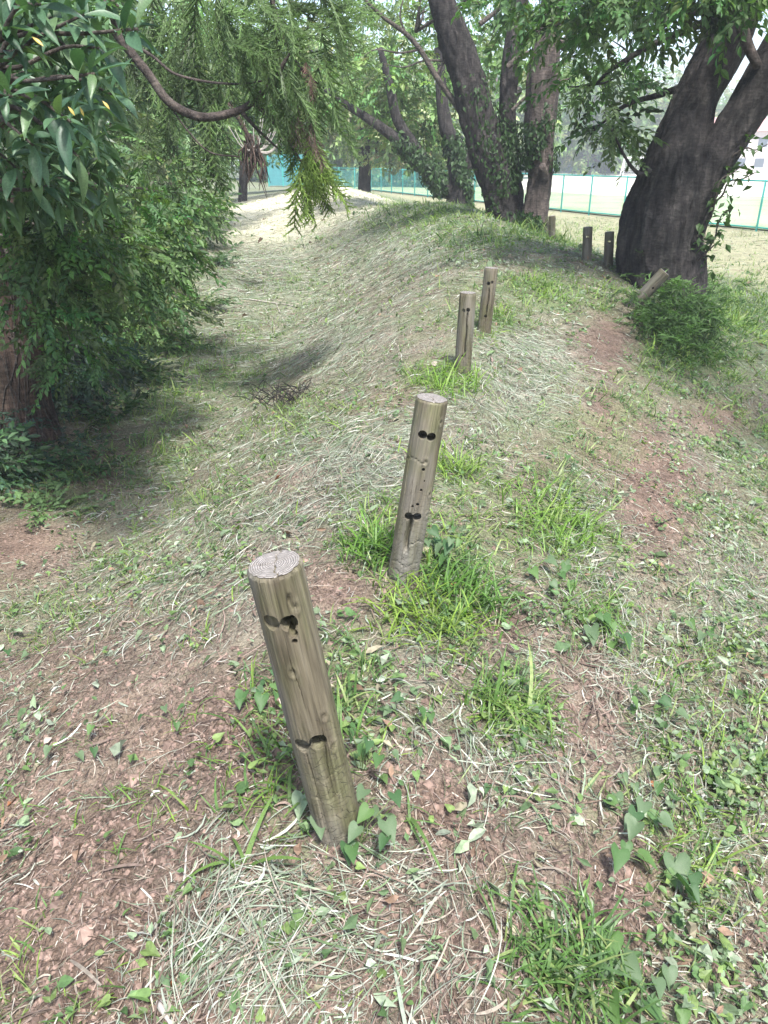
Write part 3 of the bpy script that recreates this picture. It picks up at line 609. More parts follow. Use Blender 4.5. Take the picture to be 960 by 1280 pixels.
# ---- big leaning cherry at the right
def big_cherry():
    Y = 9.2; b = PY(826, 352, Y); b[2] = float(Z(b[0], Y)); o = b.copy()
    e = empty('cherry_tree', tuple(o), 'massive dark cherry tree forked low and leaning right, over the fallen post', 'tree')
    q = lambda px, py, dy=0: PY(px, py, Y+dy)
    s1 = trunk_obj('trunk', dict(P=[o+(-.12, 0, -.45), o+(-.02, 0, .06), q(823, 300), q(836, 245), q(846, 200), q(868, 125, .1), q(906, 48, .2), q(945, -60, .3), q(980, -160, .5), q(1000, -280, .8)], rad=[.62, .50, .45, .41, .34, .235, .25, .24, .19, .12], ns=96, sub=18, rough=.13, seed=3, flute=.10), M['cherry_bark'], e, o)
    s2 = trunk_obj('limb', dict(P=[q(842, 335, .1), q(858, 265, -.1), q(890, 205, -.15), q(933, 138, -.2), q(978, 64, -.3), q(1030, -20, -.4), q(1090, -120, -.7)], rad=[.25, .25, .225, .215, .22, .2, .14], ns=64, sub=14, rough=.12, seed=9), M['cherry_bark'], e, o)
    sp = [dict(P=[q(925, 15, -.3), q(932, 50, -.35), q(948, 84, -.4)], rad=[.07, .06, .045], ns=8, sub=4)]
    trunk_obj('broken_branch', sp[0], M['pale_bark'], e, o)
    bl = [(q(760, 5, -.2), (.7, .7, .3), 55), (q(705, 25, .6), (.5, .6, .2), 24), (q(850, -20, -1.0), (.9, .8, .3), 66), (q(745, 105, .4), (.5, .5, .2), 17), (q(940, -25, -.7), (.7, .8, .3), 50), (q(745, 160, .2), (.34, .35, .14), 14), (q(665, -10, -.8), (.4, .5, .2), 14), (q(790, 70, 1.6), (.5, .6, .3), 16),
          ((4.6, 4.6, 3.4), (1.9, 1.7, .7), 200), ((4.6, 9.6, 3.6), (3.0, 2.6, 1.4), 200), ((6.6, 10, 3.6), (3, 3, 1.6), 120)]  # first crown mass here is out of view, placed to shade the right hollow
    lm = []
    for k, (c, rd, n) in enumerate(bl):
        c = np.asarray(c); a = s1[0][np.argmin(np.linalg.norm(s1[0]-(c+(1.2, 0, .6)), axis=1))]
        lm.append(limb(a, c, .05, .015, .1, k)); 
        for j in range(3): lm.append(limb(c, c+np.random.default_rng(k*9+j).normal(0, .5, 3)*np.asarray(rd), .015, .005, .1, k*7+j, 4, 4))
    # drooping low twig left of the trunk
    lm.append(dict(P=[q(812, 212, -.35), q(801, 218, -.4), q(789, 208, -.4), q(778, 190, -.4), q(766, 165, -.4), q(755, 140, -.4)], rad=[.035, .025, .018, .014, .01, .006], ns=6, sub=5))
    tubes_obj('branches', lm, M['cherry_bark'], e, o)
    B = Batch(); crown(B, SPR, [(c_, r_, int(n_*1.9)) for c_, r_, n_ in bl], .42, GR['cherry'], 5, .40)
    r = np.random.default_rng(3); P = np.array([q(788-k*2.2+r.normal(0, 8), 200-k*6+r.normal(0, 5), -.4) for k in range(13)]); B.inst(SPR[1], P, frames(r.uniform(0, 6.3, 13), None, r.uniform(-.8, 0, 13)), np.full(13, .34), np.tile(np.array(GR['light'])*.6, (13, 1)))
    f = B.build('crown', M['leaf'], e, False, o); f['kind'] = 'stuff'
    # leafy shoots springing from the right flank
    sh = []; B = Batch()
    for k, (x0, y0, x1, y1) in enumerate(((868, 300, 930, 205), (872, 290, 905, 240), (880, 320, 915, 262), (895, 215, 960, 180), (870, 330, 900, 300), (880, 260, 945, 215))):
        a, b2 = q(x0, y0, -.25), q(x1, y1, -.5); sh.append(limb(a, b2, .014, .004, .25, 80+k, 5)); m_ = 26
        t = r.random(m_); P = a+(b2-a)*t[:, None]+r.normal(0, .06, (m_, 3)); P[:, 2] += .1*np.sin(t*3.1)
        B.inst(LEAF4, P, frames(r.uniform(0, 6.3, m_), None, r.uniform(-1.2, .3, m_), r.normal(0, .6, m_)), .105*r.uniform(.7, 1.2, m_), np.tile(GR['cherry'], (m_, 1))*r.uniform(.5, 1.1, (m_, 1)))
    tubes_obj('shoots', sh, M['twig'], e, o); f = B.build('shoot_leaves', M['leaf'], e, False, o); f['kind'] = 'stuff'
big_cherry()
# ---- cherry with three stems and ivy
def twin_cherry():
    Y = 14.2; g = lambda px, py, dy=0: PY(px, py, Y+dy); b = g(645, 276); b[2] = float(Z(b[0], Y)); o = b
    e = empty('cherry_tree', tuple(o), 'cherry tree with three rising stems and ivy low down, on the crest', 'tree')
    S1 = trunk_obj('trunk', dict(P=[g(634, 300), g(628, 265), g(618, 225), g(602, 170), g(586, 105), g(570, 55), g(552, 0), g(535, -60), g(520, -130)], rad=[.30, .27, .27, .28, .25, .23, .19, .14, .1], ns=40, sub=10, rough=.24, seed=2), M['cherry_bark'], e, o)
    S2 = trunk_obj('trunk', dict(P=[g(640, 290, .15), g(638, 240, .15), g(636, 190, .1), g(635, 130, .1), g(641, 60, .15), g(650, 0, .2), g(660, -80, .3)], rad=[.22, .2, .155, .14, .14, .13, .08], ns=32, sub=10, rough=.22, seed=4), M['cherry_bark'], e, o)
    S3 = trunk_obj('trunk', dict(P=[g(666, 300, -.2), g(669, 265, -.2), g(676, 215, -.2), g(674, 165, -.2), g(679, 95, -.2), g(687, 30, -.2), g(700, -60, -.2), g(705, -130)], rad=[.26, .21, .2, .235, .25, .19, .14, .1], ns=40, sub=10, rough=.2, seed=7), M['pale_bark'], e, o)
    bx = []
    P_ = lambda L_, r0, r1, dy=0: bx.append(dict(P=[g(a, c, dy) for a, c in L_], rad=list(np.linspace(r0, r1, len(L_))), ns=6, sub=6))
    P_([(588, 158), (568, 128), (545, 95), (525, 62), (507, 42), (480, 22), (450, -6)], .055, .025)
    P_([(545, 95), (560, 70), (575, 50), (578, 20)], .02, .008); P_([(507, 42), (500, 20), (505, -5)], .02, .008); P_([(525, 62), (500, 66), (470, 62), (455, 70)], .02, .006)
    P_([(634, 84), (650, 70), (680, 60), (715, 48), (750, 52)], .045, .01, -.2); P_([(680, 60), (700, 70), (722, 72)], .015, .006, -.2)
    P_([(640, 138), (660, 120), (690, 105), (712, 98)], .03, .01, -.2); P_([(600, 30), (625, 10), (640, -10)], .04, .02)
    P_([(560, 76), (530, 76), (505, 84), (480, 80)], .02, .006); P_([(700, 60), (725, 30), (742, 5), (750, -30)], .07, .04, .3)
    bl = [(g(520, 5, 1.2), (1.5, 1.2, .6), 60), (g(610, -30, 1.4), (1.5, 1.2, .5), 60), (g(720, 10, 1.5), (1.2, 1, .5), 60), (g(700, 110, 1.2), (.45, .6, .35), 22), (g(745, 75, 1.4), (.6, .8, .4), 30), (g(590, 70, 2.2), (.9, .8, .5), 22), (g(500, 90, 1.5), (.9, .8, .45), 26), (g(600, -170, 1), (3.4, 2.4, 1.3), 110)]
    for k, (c, rd, n) in enumerate(bl[:3]+bl[-1:]):
        for j in range(4): bx.append(limb(np.asarray(c)-(0, 0, .4), np.asarray(c)+np.random.default_rng(k*9+j).normal(0, .6, 3)*np.asarray(rd), .03, .008, .1, k*7+j, 4, 4))
    tubes_obj('branches', bx, M['twig'], e, o)
    B = Batch(); crown(B, SPR, [(c_, r_, int(n_*1.5)) for c_, r_, n_ in bl], .4, np.array(GR['light'])*.95, 11, .42, 1.6); f = B.build('crown', M['leaf'], e, False, o); f['kind'] = 'stuff'
    tubes_obj('burl', [dict(P=[g(679, 220, -.36), g(678, 207, -.48)], rad=[.10, .06], ns=12, sub=3, rough=.2)], M['pale_bark'], e, o)
    zt = g(640, 150)[2]
    ivy([S2, S3], 3400, .085, 'ivy climbing between the stems of the three-stemmed cherry', tuple(o), 3, zt+.4, side=(-.2, -.8, 0))
    ivy([S1], 900, .08, 'ivy patch up the left stem of the three-stemmed cherry', tuple(o), 4, zt+.9, side=(.6, -.5, 0))
twin_cherry()
# ---- ivy-clad tree leaning left
def ivy_tree():
    Y = 20.5; g = lambda px, py, dy=0: PY(px, py, Y+dy); o = g(566, 246); o[2] = float(Z(o[0], Y))
    e = empty('cherry_tree', tuple(o), 'ivy-covered cherry tree leaning left on the crest, left of the three-stemmed one', 'tree')
    S1 = trunk_obj('trunk', dict(P=[g(572, 262), g(572, 235), g(571, 205), g(567, 180), g(558, 160), g(552, 120), g(548, 60)], rad=[.32, .25, .22, .2, .17, .14, .1], ns=24, sub=8, rough=.15, seed=5), M['cherry_bark'], e, o)
    S2 = trunk_obj('limb', dict(P=[g(566, 240), g(545, 222), g(525, 200), g(500, 178), g(470, 155), g(438, 134), g(405, 110)], rad=[.22, .22, .19, .14, .11, .08, .06], ns=20, sub=8, rough=.15, seed=6), M['cherry_bark'], e, o)
    S3 = trunk_obj('limb', dict(P=[g(576, 215), g(592, 192), g(608, 172), g(625, 155), g(650, 110)], rad=[.2, .2, .17, .13, .08], ns=16, sub=6, rough=.1, seed=8), M['cherry_bark'], e, o)
    S4 = trunk_obj('limb', dict(P=[g(545, 222), g(520, 185), g(497, 150), g(488, 110), g(475, 60)], rad=[.18, .14, .12, .1, .06], ns=14, sub=6, rough=.1, seed=8), M['cherry_bark'], e, o)
    ivy([S1, S2], 2600, .13, 'thick ivy sleeve round the trunk of the left-leaning cherry', tuple(o), 5, g(500, 165)[2], side=(0, -.5, 0))
    B = Batch(); bl = [(g(510, 110, 1.5), (2, 1.4, .9), 120), (g(600, 90, 2), (1.6, 1.4, .8), 55), (g(455, 100, 1), (1.1, 1.2, .7), 45), (g(540, 30, 2), (2.4, 1.6, .9), 70), (g(520, 160, 1.4), (1.1, 1.1, .35), 30), (g(540, -60, 1), (3.0, 2.0, 1.0), 36)]
    crown(B, SPRF, [(c_, r_, int(n_*2.3)) for c_, r_, n_ in bl], .5, np.array(GR['light'])*1.1, 21, .42, 1.2); f = B.build('crown', M['leaf'], e, False, o); f['kind'] = 'stuff'
ivy_tree()
def simple_tree(name, px, py, Y, th, tr, blobs_, n_, scale, col, label, group, tm=SPRF, seed=0, bm='cherry_bark', hole=.38, nf=.9, gz=None, cat='tree'):
    o = PY(px, py, Y); o[2] = float(Z(o[0], Y)) if gz is None else gz
    e = empty(name, tuple(o), label, cat, group); r = np.random.default_rng(seed)
    tp = o+(r.normal(0, .03*th), 0, th); sp = [dict(P=[o-(0, 0, .3), o+(tp-o)*.35+(r.normal(0, .05*th), 0, 0), tp], rad=[tr*1.15, tr*.85, tr*.4], ns=12, sub=6, rough=.08, seed=seed)]
    trunk_obj('trunk', sp[0], M[bm], e, o)
    bl = [(o+np.array(c), rd, int(n_*w_)) for c, rd, w_ in blobs_]; lm = []
    for k, (c, rd, n) in enumerate(bl): lm.append(limb(o+(tp-o)*(.45+.1*(k % 5)), c, tr*.35, tr*.1, .05, seed+k, 5))
    tubes_obj('branches', lm, M[bm], e, o)
    B = Batch(); crown(B, tm, bl, scale, col, seed, hole, nf); f = B.build('crown', M['leaf'], e, False, o); f['kind'] = 'stuff'; return e
# trees along the far mound and behind it
simple_tree('broadleaf_tree', 455, 226, 33, 5.5, .24, [((-.6, 0, 3.2), (2.4, 2, 1.6), .4), ((1.5, -.5, 2.2), (2.2, 1.8, 1.1), .35), ((-.2, 0, 5), (3, 2.5, 1.8), .25), ((2.6, -.3, 1.5), (1.2, 1.2, .6), .1)], 1300, .6, GR['pale'], 'pale green tree standing on the far mound beside the sunlit pale path', None, seed=31)
simple_tree('broadleaf_tree', 392, 225, 40, 7, .3, [((0, 0, 4.5), (3.4, 3, 2.6), .6), ((2.4, 0, 2.8), (2, 2, 1.2), .2), ((-3, 0, 3.5), (3, 3, 2.5), .3)], 1300, .68, GR['light'], 'light green tree rising behind the hanging cedar tips', None, seed=33)
simple_tree('broadleaf_tree', 300, 218, 30, 7, .15, [((-.5, 0, 4), (3, 2.6, 2.4), .6), ((-2.5, 0, 2.5), (2.4, 2.4, 2), .3)], 1200, .62, GR['mid'], 'green tree at the head of the mown hollow', None, seed=35)
lab = ['pale roundish tree beyond the fence seen left of the ivy-clad trunk', 'tall hazy tree beyond the fence above the three-stemmed cherry', 'broad hazy tree beyond the field between the cherries', 'light green tree behind the goal', 'hazy tree beside the leaning dark trunk at the back of the field', 'hazy tree beyond the pale houses at the right']
for k, (px, Y, h_) in enumerate(((510, 78, 11), (590, 95, 15), (665, 120, 16), (735, 118, 17), (800, 126, 14), (880, 150, 15), (550, 70, 9), (470, 90, 14), (400, 80, 14), (700, 138, 20), (930, 165, 13), (630, 100, 12), (770, 142, 19), (850, 140, 18), (340, 75, 13), (440, 70, 10))):
    lb = lab[k] if k < 6 else ['low pale tree just over the fence right of the path mound', 'tall tree behind the far mound', 'tall tree behind the light green one, upper middle', 'highest hazy crown between the cherry stems', 'small hazy tree at the far right past the house', 'low dense tree showing between two cherry trunks', 'big hazy tree right above the goal', 'hazy tree crown filling the gap of the forked trunk', 'tree behind the teal sheeted fence', 'bushy tree at the end of the sunlit pale path'][k-6]
    s_ = h_/10; v = [GR['light'], GR['pale'], np.array(GR['light'])*(1.1, 1.2, .9)][k % 3]
    simple_tree('distant_tree', px, 210, Y, h_*.8, .3*s_, [((0, 0, h_*.55), (h_*.36, h_*.3, h_*.36), .5), ((-h_*.2, 0, h_*.38), (h_*.25, h_*.25, h_*.28), .25), ((h_*.22, 0, h_*.4), (h_*.25, h_*.25, h_*.28), .25), ((0, -1, h_*.2), (h_*.28, 2, h_*.16), .25)], 760, 1.9 if Y > 90 else 1.5, v, lb, 'trees beyond the field', seed=50+k, hole=.37, nf=.6, gz=FIELD)
# ---- thicket on the left
def bush(px, py, Y, blobs_, n, scale, col, label, tm=SPR, seed=0, mt='leaf', hole=.3, name='shrub', nst=7, grp='shrubs of the dark thicket'):
    o = PY(px, py, Y) if py is not None else np.array((px, Y, 0.)); o[2] = float(Z(o[0], o[1]))
    e = empty(name, tuple(o), label, 'shrub', grp); r = np.random.default_rng(seed); bl = [(o+np.array(c), rd, int(n*w_)) for c, rd, w_ in blobs_]
    st = []
    for k in range(nst):
        c, rd, _ = bl[k % len(bl)]; st.append(limb(o+np.append(r.normal(0, .12, 2), -.1), c+r.normal(0, .5, 3)*np.array(rd), .028, .008, .1, seed+k, 5))
    tubes_obj('stems', st, M['twig'], e, o)
    B = Batch(); crown(B, tm, bl, scale, col, seed, hole, 2.0); f = B.build('foliage', M[mt], e, False, o); f['kind'] = 'stuff'; return e
bush(-2.85, None, 9.3, [((0, 0, .4), (.55, .7, .4), .6), ((-.4, .3, .9), (.6, .6, .45), .4)], 380, .32, np.array(GR['light'])*.95, 'bushy bright-edged shrub spilling onto the mown hollow', seed=1)
bush(-3.0, None, 7.4, [((0, 0, .3), (.42, .5, .32), .5), ((-.5, .2, .7), (.5, .5, .45), .5)], 260, .40, np.array(GR['blue'])*.9, 'low shrub with grey-green leaves right of the reddish cedar trunk', seed=2)
bush(-2.95, None, 8.3, [((0, 0, .22), (.45, .5, .28), .6), ((-.3, .1, .6), (.4, .5, .35), .4)], 380, .24, np.array(GR['light'])*1.0, 'low bright shrub where the thicket foot bends towards the hollow', seed=41)
bush(-2.95, None, 6.95, [((0, 0, .15), (.35, .5, .22), .6), ((-.3, .1, .45), (.35, .5, .3), .4)], 340, .20, np.array(GR['blue'])*1.2, 'low leafy shrub touching the foot of the reddish cedar on its right', seed=42)
bush(-2.65, None, 5.5, [((0, 0, .05), (.5, .5, .12), .6), ((-.4, .1, .2), (.4, .5, .2), .4)], 300, .17, np.array(GR['blue'])*1.0, 'flat patch of dark weeds in front of the cedar foot', seed=43, nst=4)
bush(-3.6, None, 11.5, [((-.1, 0, .7), (.8, .9, .7), .6), ((-.6, .3, 1.7), (.9, 1, .8), .4)], 520, .4, np.array(GR['light'])*.9, 'rounded shrub halfway along the thicket edge', seed=3)
bush(-3.9, None, 14.5, [((-.2, 0, .6), (.8, 1, .6), .6), ((-.7, .3, 1.6), (.9, 1, .8), .4)], 480, .42, np.array(GR['light'])*.8, 'lighter shrub where the hollow narrows', seed=4)
bush(-4.2, None, 18.5, [((-.4, 0, .7), (.9, 1.2, .7), .6), ((-1.0, .3, 1.8), (1.2, 1.3, .9), .4)], 460, .5, np.array(GR['light'])*1.0, 'pale shrub at the far end of the thicket edge', seed=5)
bush(-4.4, None, 8.3, [((0, 0, 1.2), (1.1, 1.1, 1.1), .5), ((0, 0, 2.4), (1.2, 1.2, .9), .5)], 520, .46, GR['dark'], 'tall dark shrub behind the reddish cedar trunk', seed=6)
bush(-5.0, None, 11.5, [((0, 0, 1.5), (1.3, 1.4, 1.4), .5), ((.3, 0, 3.2), (1.5, 1.5, 1.3), .5)], 560, .55, GR['dark'], 'tall dark evergreen shrub deep in the thicket', seed=7)
bush(-5.8, None, 16, [((0, 0, 1.8), (1.6, 2, 1.8), .5), ((.4, 0, 4), (1.9, 2, 1.6), .5)], 560, .7, np.array(GR['mid'])*.9, 'tall shrub rising behind the rounded ones', seed=8)
bush(-6, None, 22, [((0, 0, 2), (2, 2.5, 2), .5), ((.8, 0, 4.5), (2.4, 2.5, 2), .5)], 520, .9, GR['light'], 'sunlit tall shrub at the back of the hollow', seed=9)
bush(-4.4, None, 5.6, [((0, 0, .8), (.8, 1.1, .9), .6), ((-.2, 0, 1.9), (1, 1.1, .8), .4)], 480, .4, GR['dark'], 'dark shrub at the left edge behind the cedar foot', seed=10)
bush(-3.1, None, 4.9, [((0, 0, .12), (.5, .55, .24), .6), ((-.4, .2, .45), (.45, .6, .4), .4)], 260, .3, np.array(GR['dark'])*1.2, 'low dark undergrowth at the left edge before the cedar', seed=12, nst=4)
bush(-7.5, None, 9.5, [((0, 0, 2), (2, 3, 2.2), .5), ((0, 0, 4.6), (2, 3, 1.6), .5)], 520, .8, GR['dark'], 'dense dark evergreen at the back of the thicket', seed=13)
bush(-9, None, 15, [((0, 0, 2.6), (2.6, 4, 2.8), .5), ((0, 0, 6), (2.6, 4, 2), .5)], 520, 1.1, GR['dark'], 'dense tall evergreen furthest into the thicket', seed=14)
def bough():
    o = np.array((-3.5, 6.9, 0.)); o[2] = float(Z(o[0], o[1])); g = PY; e = empty('evergreen_tree', tuple(o), 'dark evergreen whose low boughs drape in front of the reddish cedar trunk', 'tree'); bl = [(g(70, 300, 5.0), (.42, .3, .26), 90), (g(150, 300, 5.8), (.5, .4, .4), 130), (g(205, 240, 7.2), (.5, .5, .4), 60), (g(140, 370, 6.4), (.4, .35, .3), 50), (g(60, 380, 5.1), (.3, .25, .2), 34), (g(190, 320, 7.4), (.4, .4, .3), 50), (g(20, 330, 5.2), (.3, .3, .3), 40), (g(95, 445, 6.0), (.3, .3, .2), 34)]
    trunk_obj('trunk', dict(P=[o-(0, 0, .2), o+(0, 0, 1.2), o+(-.2, 0, 3)], rad=[.14, .11, .07], ns=14, sub=6, rough=.1), M['cherry_bark'], e, o)
    tubes_obj('branches', [limb(o+(0, 0, .8+.15*k), c, .03, .006, .3, k) for k, (c, _, _) in enumerate(bl)], M['twig'], e, o)
    B = Batch(); crown(B, SPR, [(c_, r_, int(n_*1.9)) for c_, r_, n_ in bl], .25, np.array(GR['mid'])*.85, 61, .30, 3.0); f = B.build('foliage', M['leaf'], e, False, o); f['kind'] = 'stuff'
bough()
# ---- cedar trunk at the left edge with vines
def cedar_left():
    Y = 6.1; g = lambda px, py, dy=0: PY(px, py, Y+dy); o = g(30, 545); o[2] = float(Z(o[0], Y))
    e = empty('cedar_tree', tuple(o), 'cedar with reddish shredding bark at the left edge of the picture', 'tree')
    S1 = trunk_obj('trunk', dict(P=[o+(.03, 0, -.3), o+(.0, 0, .1), g(20, 470), g(8, 400), g(-2, 300), g(-12, 200), g(-22, 60), g(-30, -100), g(-40, -330)], rad=[.33, .28, .24, .225, .21, .2, .18, .16, .1], ns=48, sub=12, rough=.10, seed=12), M['cedar_bark'], e, o)
    r = np.random.default_rng(8); v = []
    for k in range(10):
        a0 = r.uniform(-.6, 1.3); P = []
        for t in np.linspace(0, 1, 9):
            z = o[2]+.02+t*r.uniform(1.2, 1.9); c = np.array((np.interp(z, [o[2], o[2]+.5, o[2]+1.9], [o[0], g(18, 470)[0], g(0, 300)[0]]), Y, z)); R = np.interp(z, [o[2], o[2]+.3, 0], [.33, .25, .22]); a = a0+.5*math.sin(t*4+k)+(.35*(1-t) if k % 3 == 0 else 0)
            P.append(c+np.array((math.sin(a)*R, -math.cos(a)*R, 0)))
        P = sorted(P, key=lambda p: p[2]); v.append(dict(P=P, rad=[.006]*5+[.004]*4, ns=5, sub=3))
    o2 = tubes_obj('creeper_stems', v, M['pale_bark'], None, o); o2.location = o; setp(o2, 'dry creeper stems winding up the reddish cedar trunk', 'creeper')
    B = Batch(); bl = [((o[0]-1.2, Y+.8, 4.2), (1.2, 1.2, .8), 24)]; crown(B, CED, bl, .9, GR['cedar'], 3, .2)
    f = B.build('crown', M['leaf'], e, False, o); f['kind'] = 'stuff'
cedar_left()
def cedar_hanging():
    Y = 7.2; o = np.array((-4.3, 9.6, 0.)); o[2] = float(Z(o[0], o[1])); g = lambda px, py, Y_=6.4: PY(px, py, Y_)
    e = empty('cedar_tree', tuple(o), 'cedar whose drooping branch hangs over the mown hollow', 'tree')
    trunk_obj('trunk', dict(P=[o-(0, 0, .3), o+(0, 0, 1.5), o+(.1, 0, 4), o+(.1, 0, 7)], rad=[.3, .25, .2, .1], ns=24, sub=8, rough=.08), M['cedar_bark'], e, o)
    bx = [dict(P=[o+(.05, 0, 4.3), g(90, -40), g(148, 45), g(185, 92), g(212, 128), g(250, 146), g(290, 141), g(315, 128), g(345, 95), g(365, 60)], rad=[.07, .05, .034, .032, .032, .031, .028, .024, .018, .01], ns=10, sub=8)]
    bx.append(dict(P=[g(152, 48), g(190, 70), g(225, 95), g(300, 105), g(370, 90)], rad=[.014, .012, .01, .008, .006], ns=5, sub=5))
    bx.append(dict(P=[g(205, 120), g(232, 160), g(262, 190), g(300, 196)], rad=[.006]*4, ns=4, sub=5))
    for L_ in ([(315, 128), (335, 145), (355, 170), (372, 195), (384, 215)], [(345, 95), (362, 110), (378, 160), (385, 190)], [(300, 138), (320, 160), (352, 190)], [(340, 0), (355, 50), (380, 90), (405, 110)]): bx.append(dict(P=[g(*p) for p in L_], rad=list(np.linspace(.017, .006, len(L_))), ns=6, sub=5))
    tubes_obj('branches', bx, M['pale_bark'], e, o)
    # fronds: origin pixel, direction on the picture (x right, y up), length
    r = np.random.default_rng(5); B = Batch(); Bd = Batch()
    def fr(px, py, ang, ln, Y_=6.4, col=GR['cedar'], BB=B):
        p = g(px, py, Y_+r.normal(0, .25)); d = np.array((math.cos(ang), r.normal(0, .35), math.sin(ang))); d /= np.linalg.norm(d); nz = np.array((0, -.5, .9))+r.normal(0, .25, 3); nz -= nz@d*d; nz /= np.linalg.norm(nz)
        R = np.stack([np.cross(d, nz), d, nz], 1); c = np.array(col)*r.uniform(.65, 1.3); BB.inst(CED[r.integers(4)], p[None], R[None], np.array([ln]), c[None])
    for k in range(80): fr(r.uniform(265, 425), r.uniform(-25, 85), r.uniform(-1.6, 1.2), r.uniform(.22, .45))
    for k in range(22): fr(r.uniform(320, 420), r.uniform(80, 145), r.uniform(-2.0, -.6), r.uniform(.22, .4))
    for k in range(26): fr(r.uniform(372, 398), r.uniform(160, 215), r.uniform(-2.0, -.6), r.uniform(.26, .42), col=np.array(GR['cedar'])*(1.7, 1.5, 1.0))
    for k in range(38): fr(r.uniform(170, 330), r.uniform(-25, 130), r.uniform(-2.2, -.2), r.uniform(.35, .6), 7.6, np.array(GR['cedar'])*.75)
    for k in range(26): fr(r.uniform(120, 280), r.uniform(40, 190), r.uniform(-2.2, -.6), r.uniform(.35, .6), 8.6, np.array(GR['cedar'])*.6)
    for k in range(7): fr(r.uniform(365, 395), r.uniform(120, 175), r.uniform(-1.9, -1.2), r.uniform(.15, .25), 6.3, (.12, .085, .07), Bd)
    for k in range(3): fr(r.uniform(365, 395), r.uniform(70, 110), r.uniform(-1.9, -1.2), r.uniform(.12, .2), 6.2, (.13, .08, .065), Bd)
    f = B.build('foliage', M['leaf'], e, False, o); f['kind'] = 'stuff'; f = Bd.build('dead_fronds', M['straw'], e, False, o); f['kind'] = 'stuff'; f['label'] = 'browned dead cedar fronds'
    # bleached drooping stalks with a shaggy stub
    bb = []; ob = g(318, 205, 13.)
    for k in range(13):
        a = -2.6+k*.33; p0 = g(318, 188, 13.); tip = g(318+38*math.cos(a), 175-22*abs(math.sin(a))+ (4 if k % 2 else -6), 13.); md = (p0+tip)/2+(0, 0, -.12)
        bb.append(dict(P=[p0, md, tip], rad=[.011, .009, .005], ns=5, sub=6))
    e2 = empty('dead_branch', tuple(ob), 'bleached curling dead twigs over the far end of the thicket', 'branch'); tubes_obj('twigs', bb, M['palewood'], e2, ob)
    r = np.random.default_rng(31); sb = []
    for k in range(46):
        p0 = g(316+r.normal(0, 7), 180+r.normal(0, 7), 13.+r.normal(0, .12)); l_ = r.uniform(.2, .62); p2 = p0+(r.normal(0, .13), r.normal(0, .1), -l_); sb.append(dict(P=[p0, (p0+p2)/2+r.normal(0, .05, 3), p2], rad=[.014, .011, .003], ns=4, sub=4))
    sb.append(dict(P=[g(285, 128, 13.), g(300, 150, 13.), g(314, 178, 13.)], rad=[.04, .035, .03], ns=8, sub=4)); tubes_obj('shaggy_fibres', sb, M['cedar_bark'], e2, ob)
cedar_hanging()
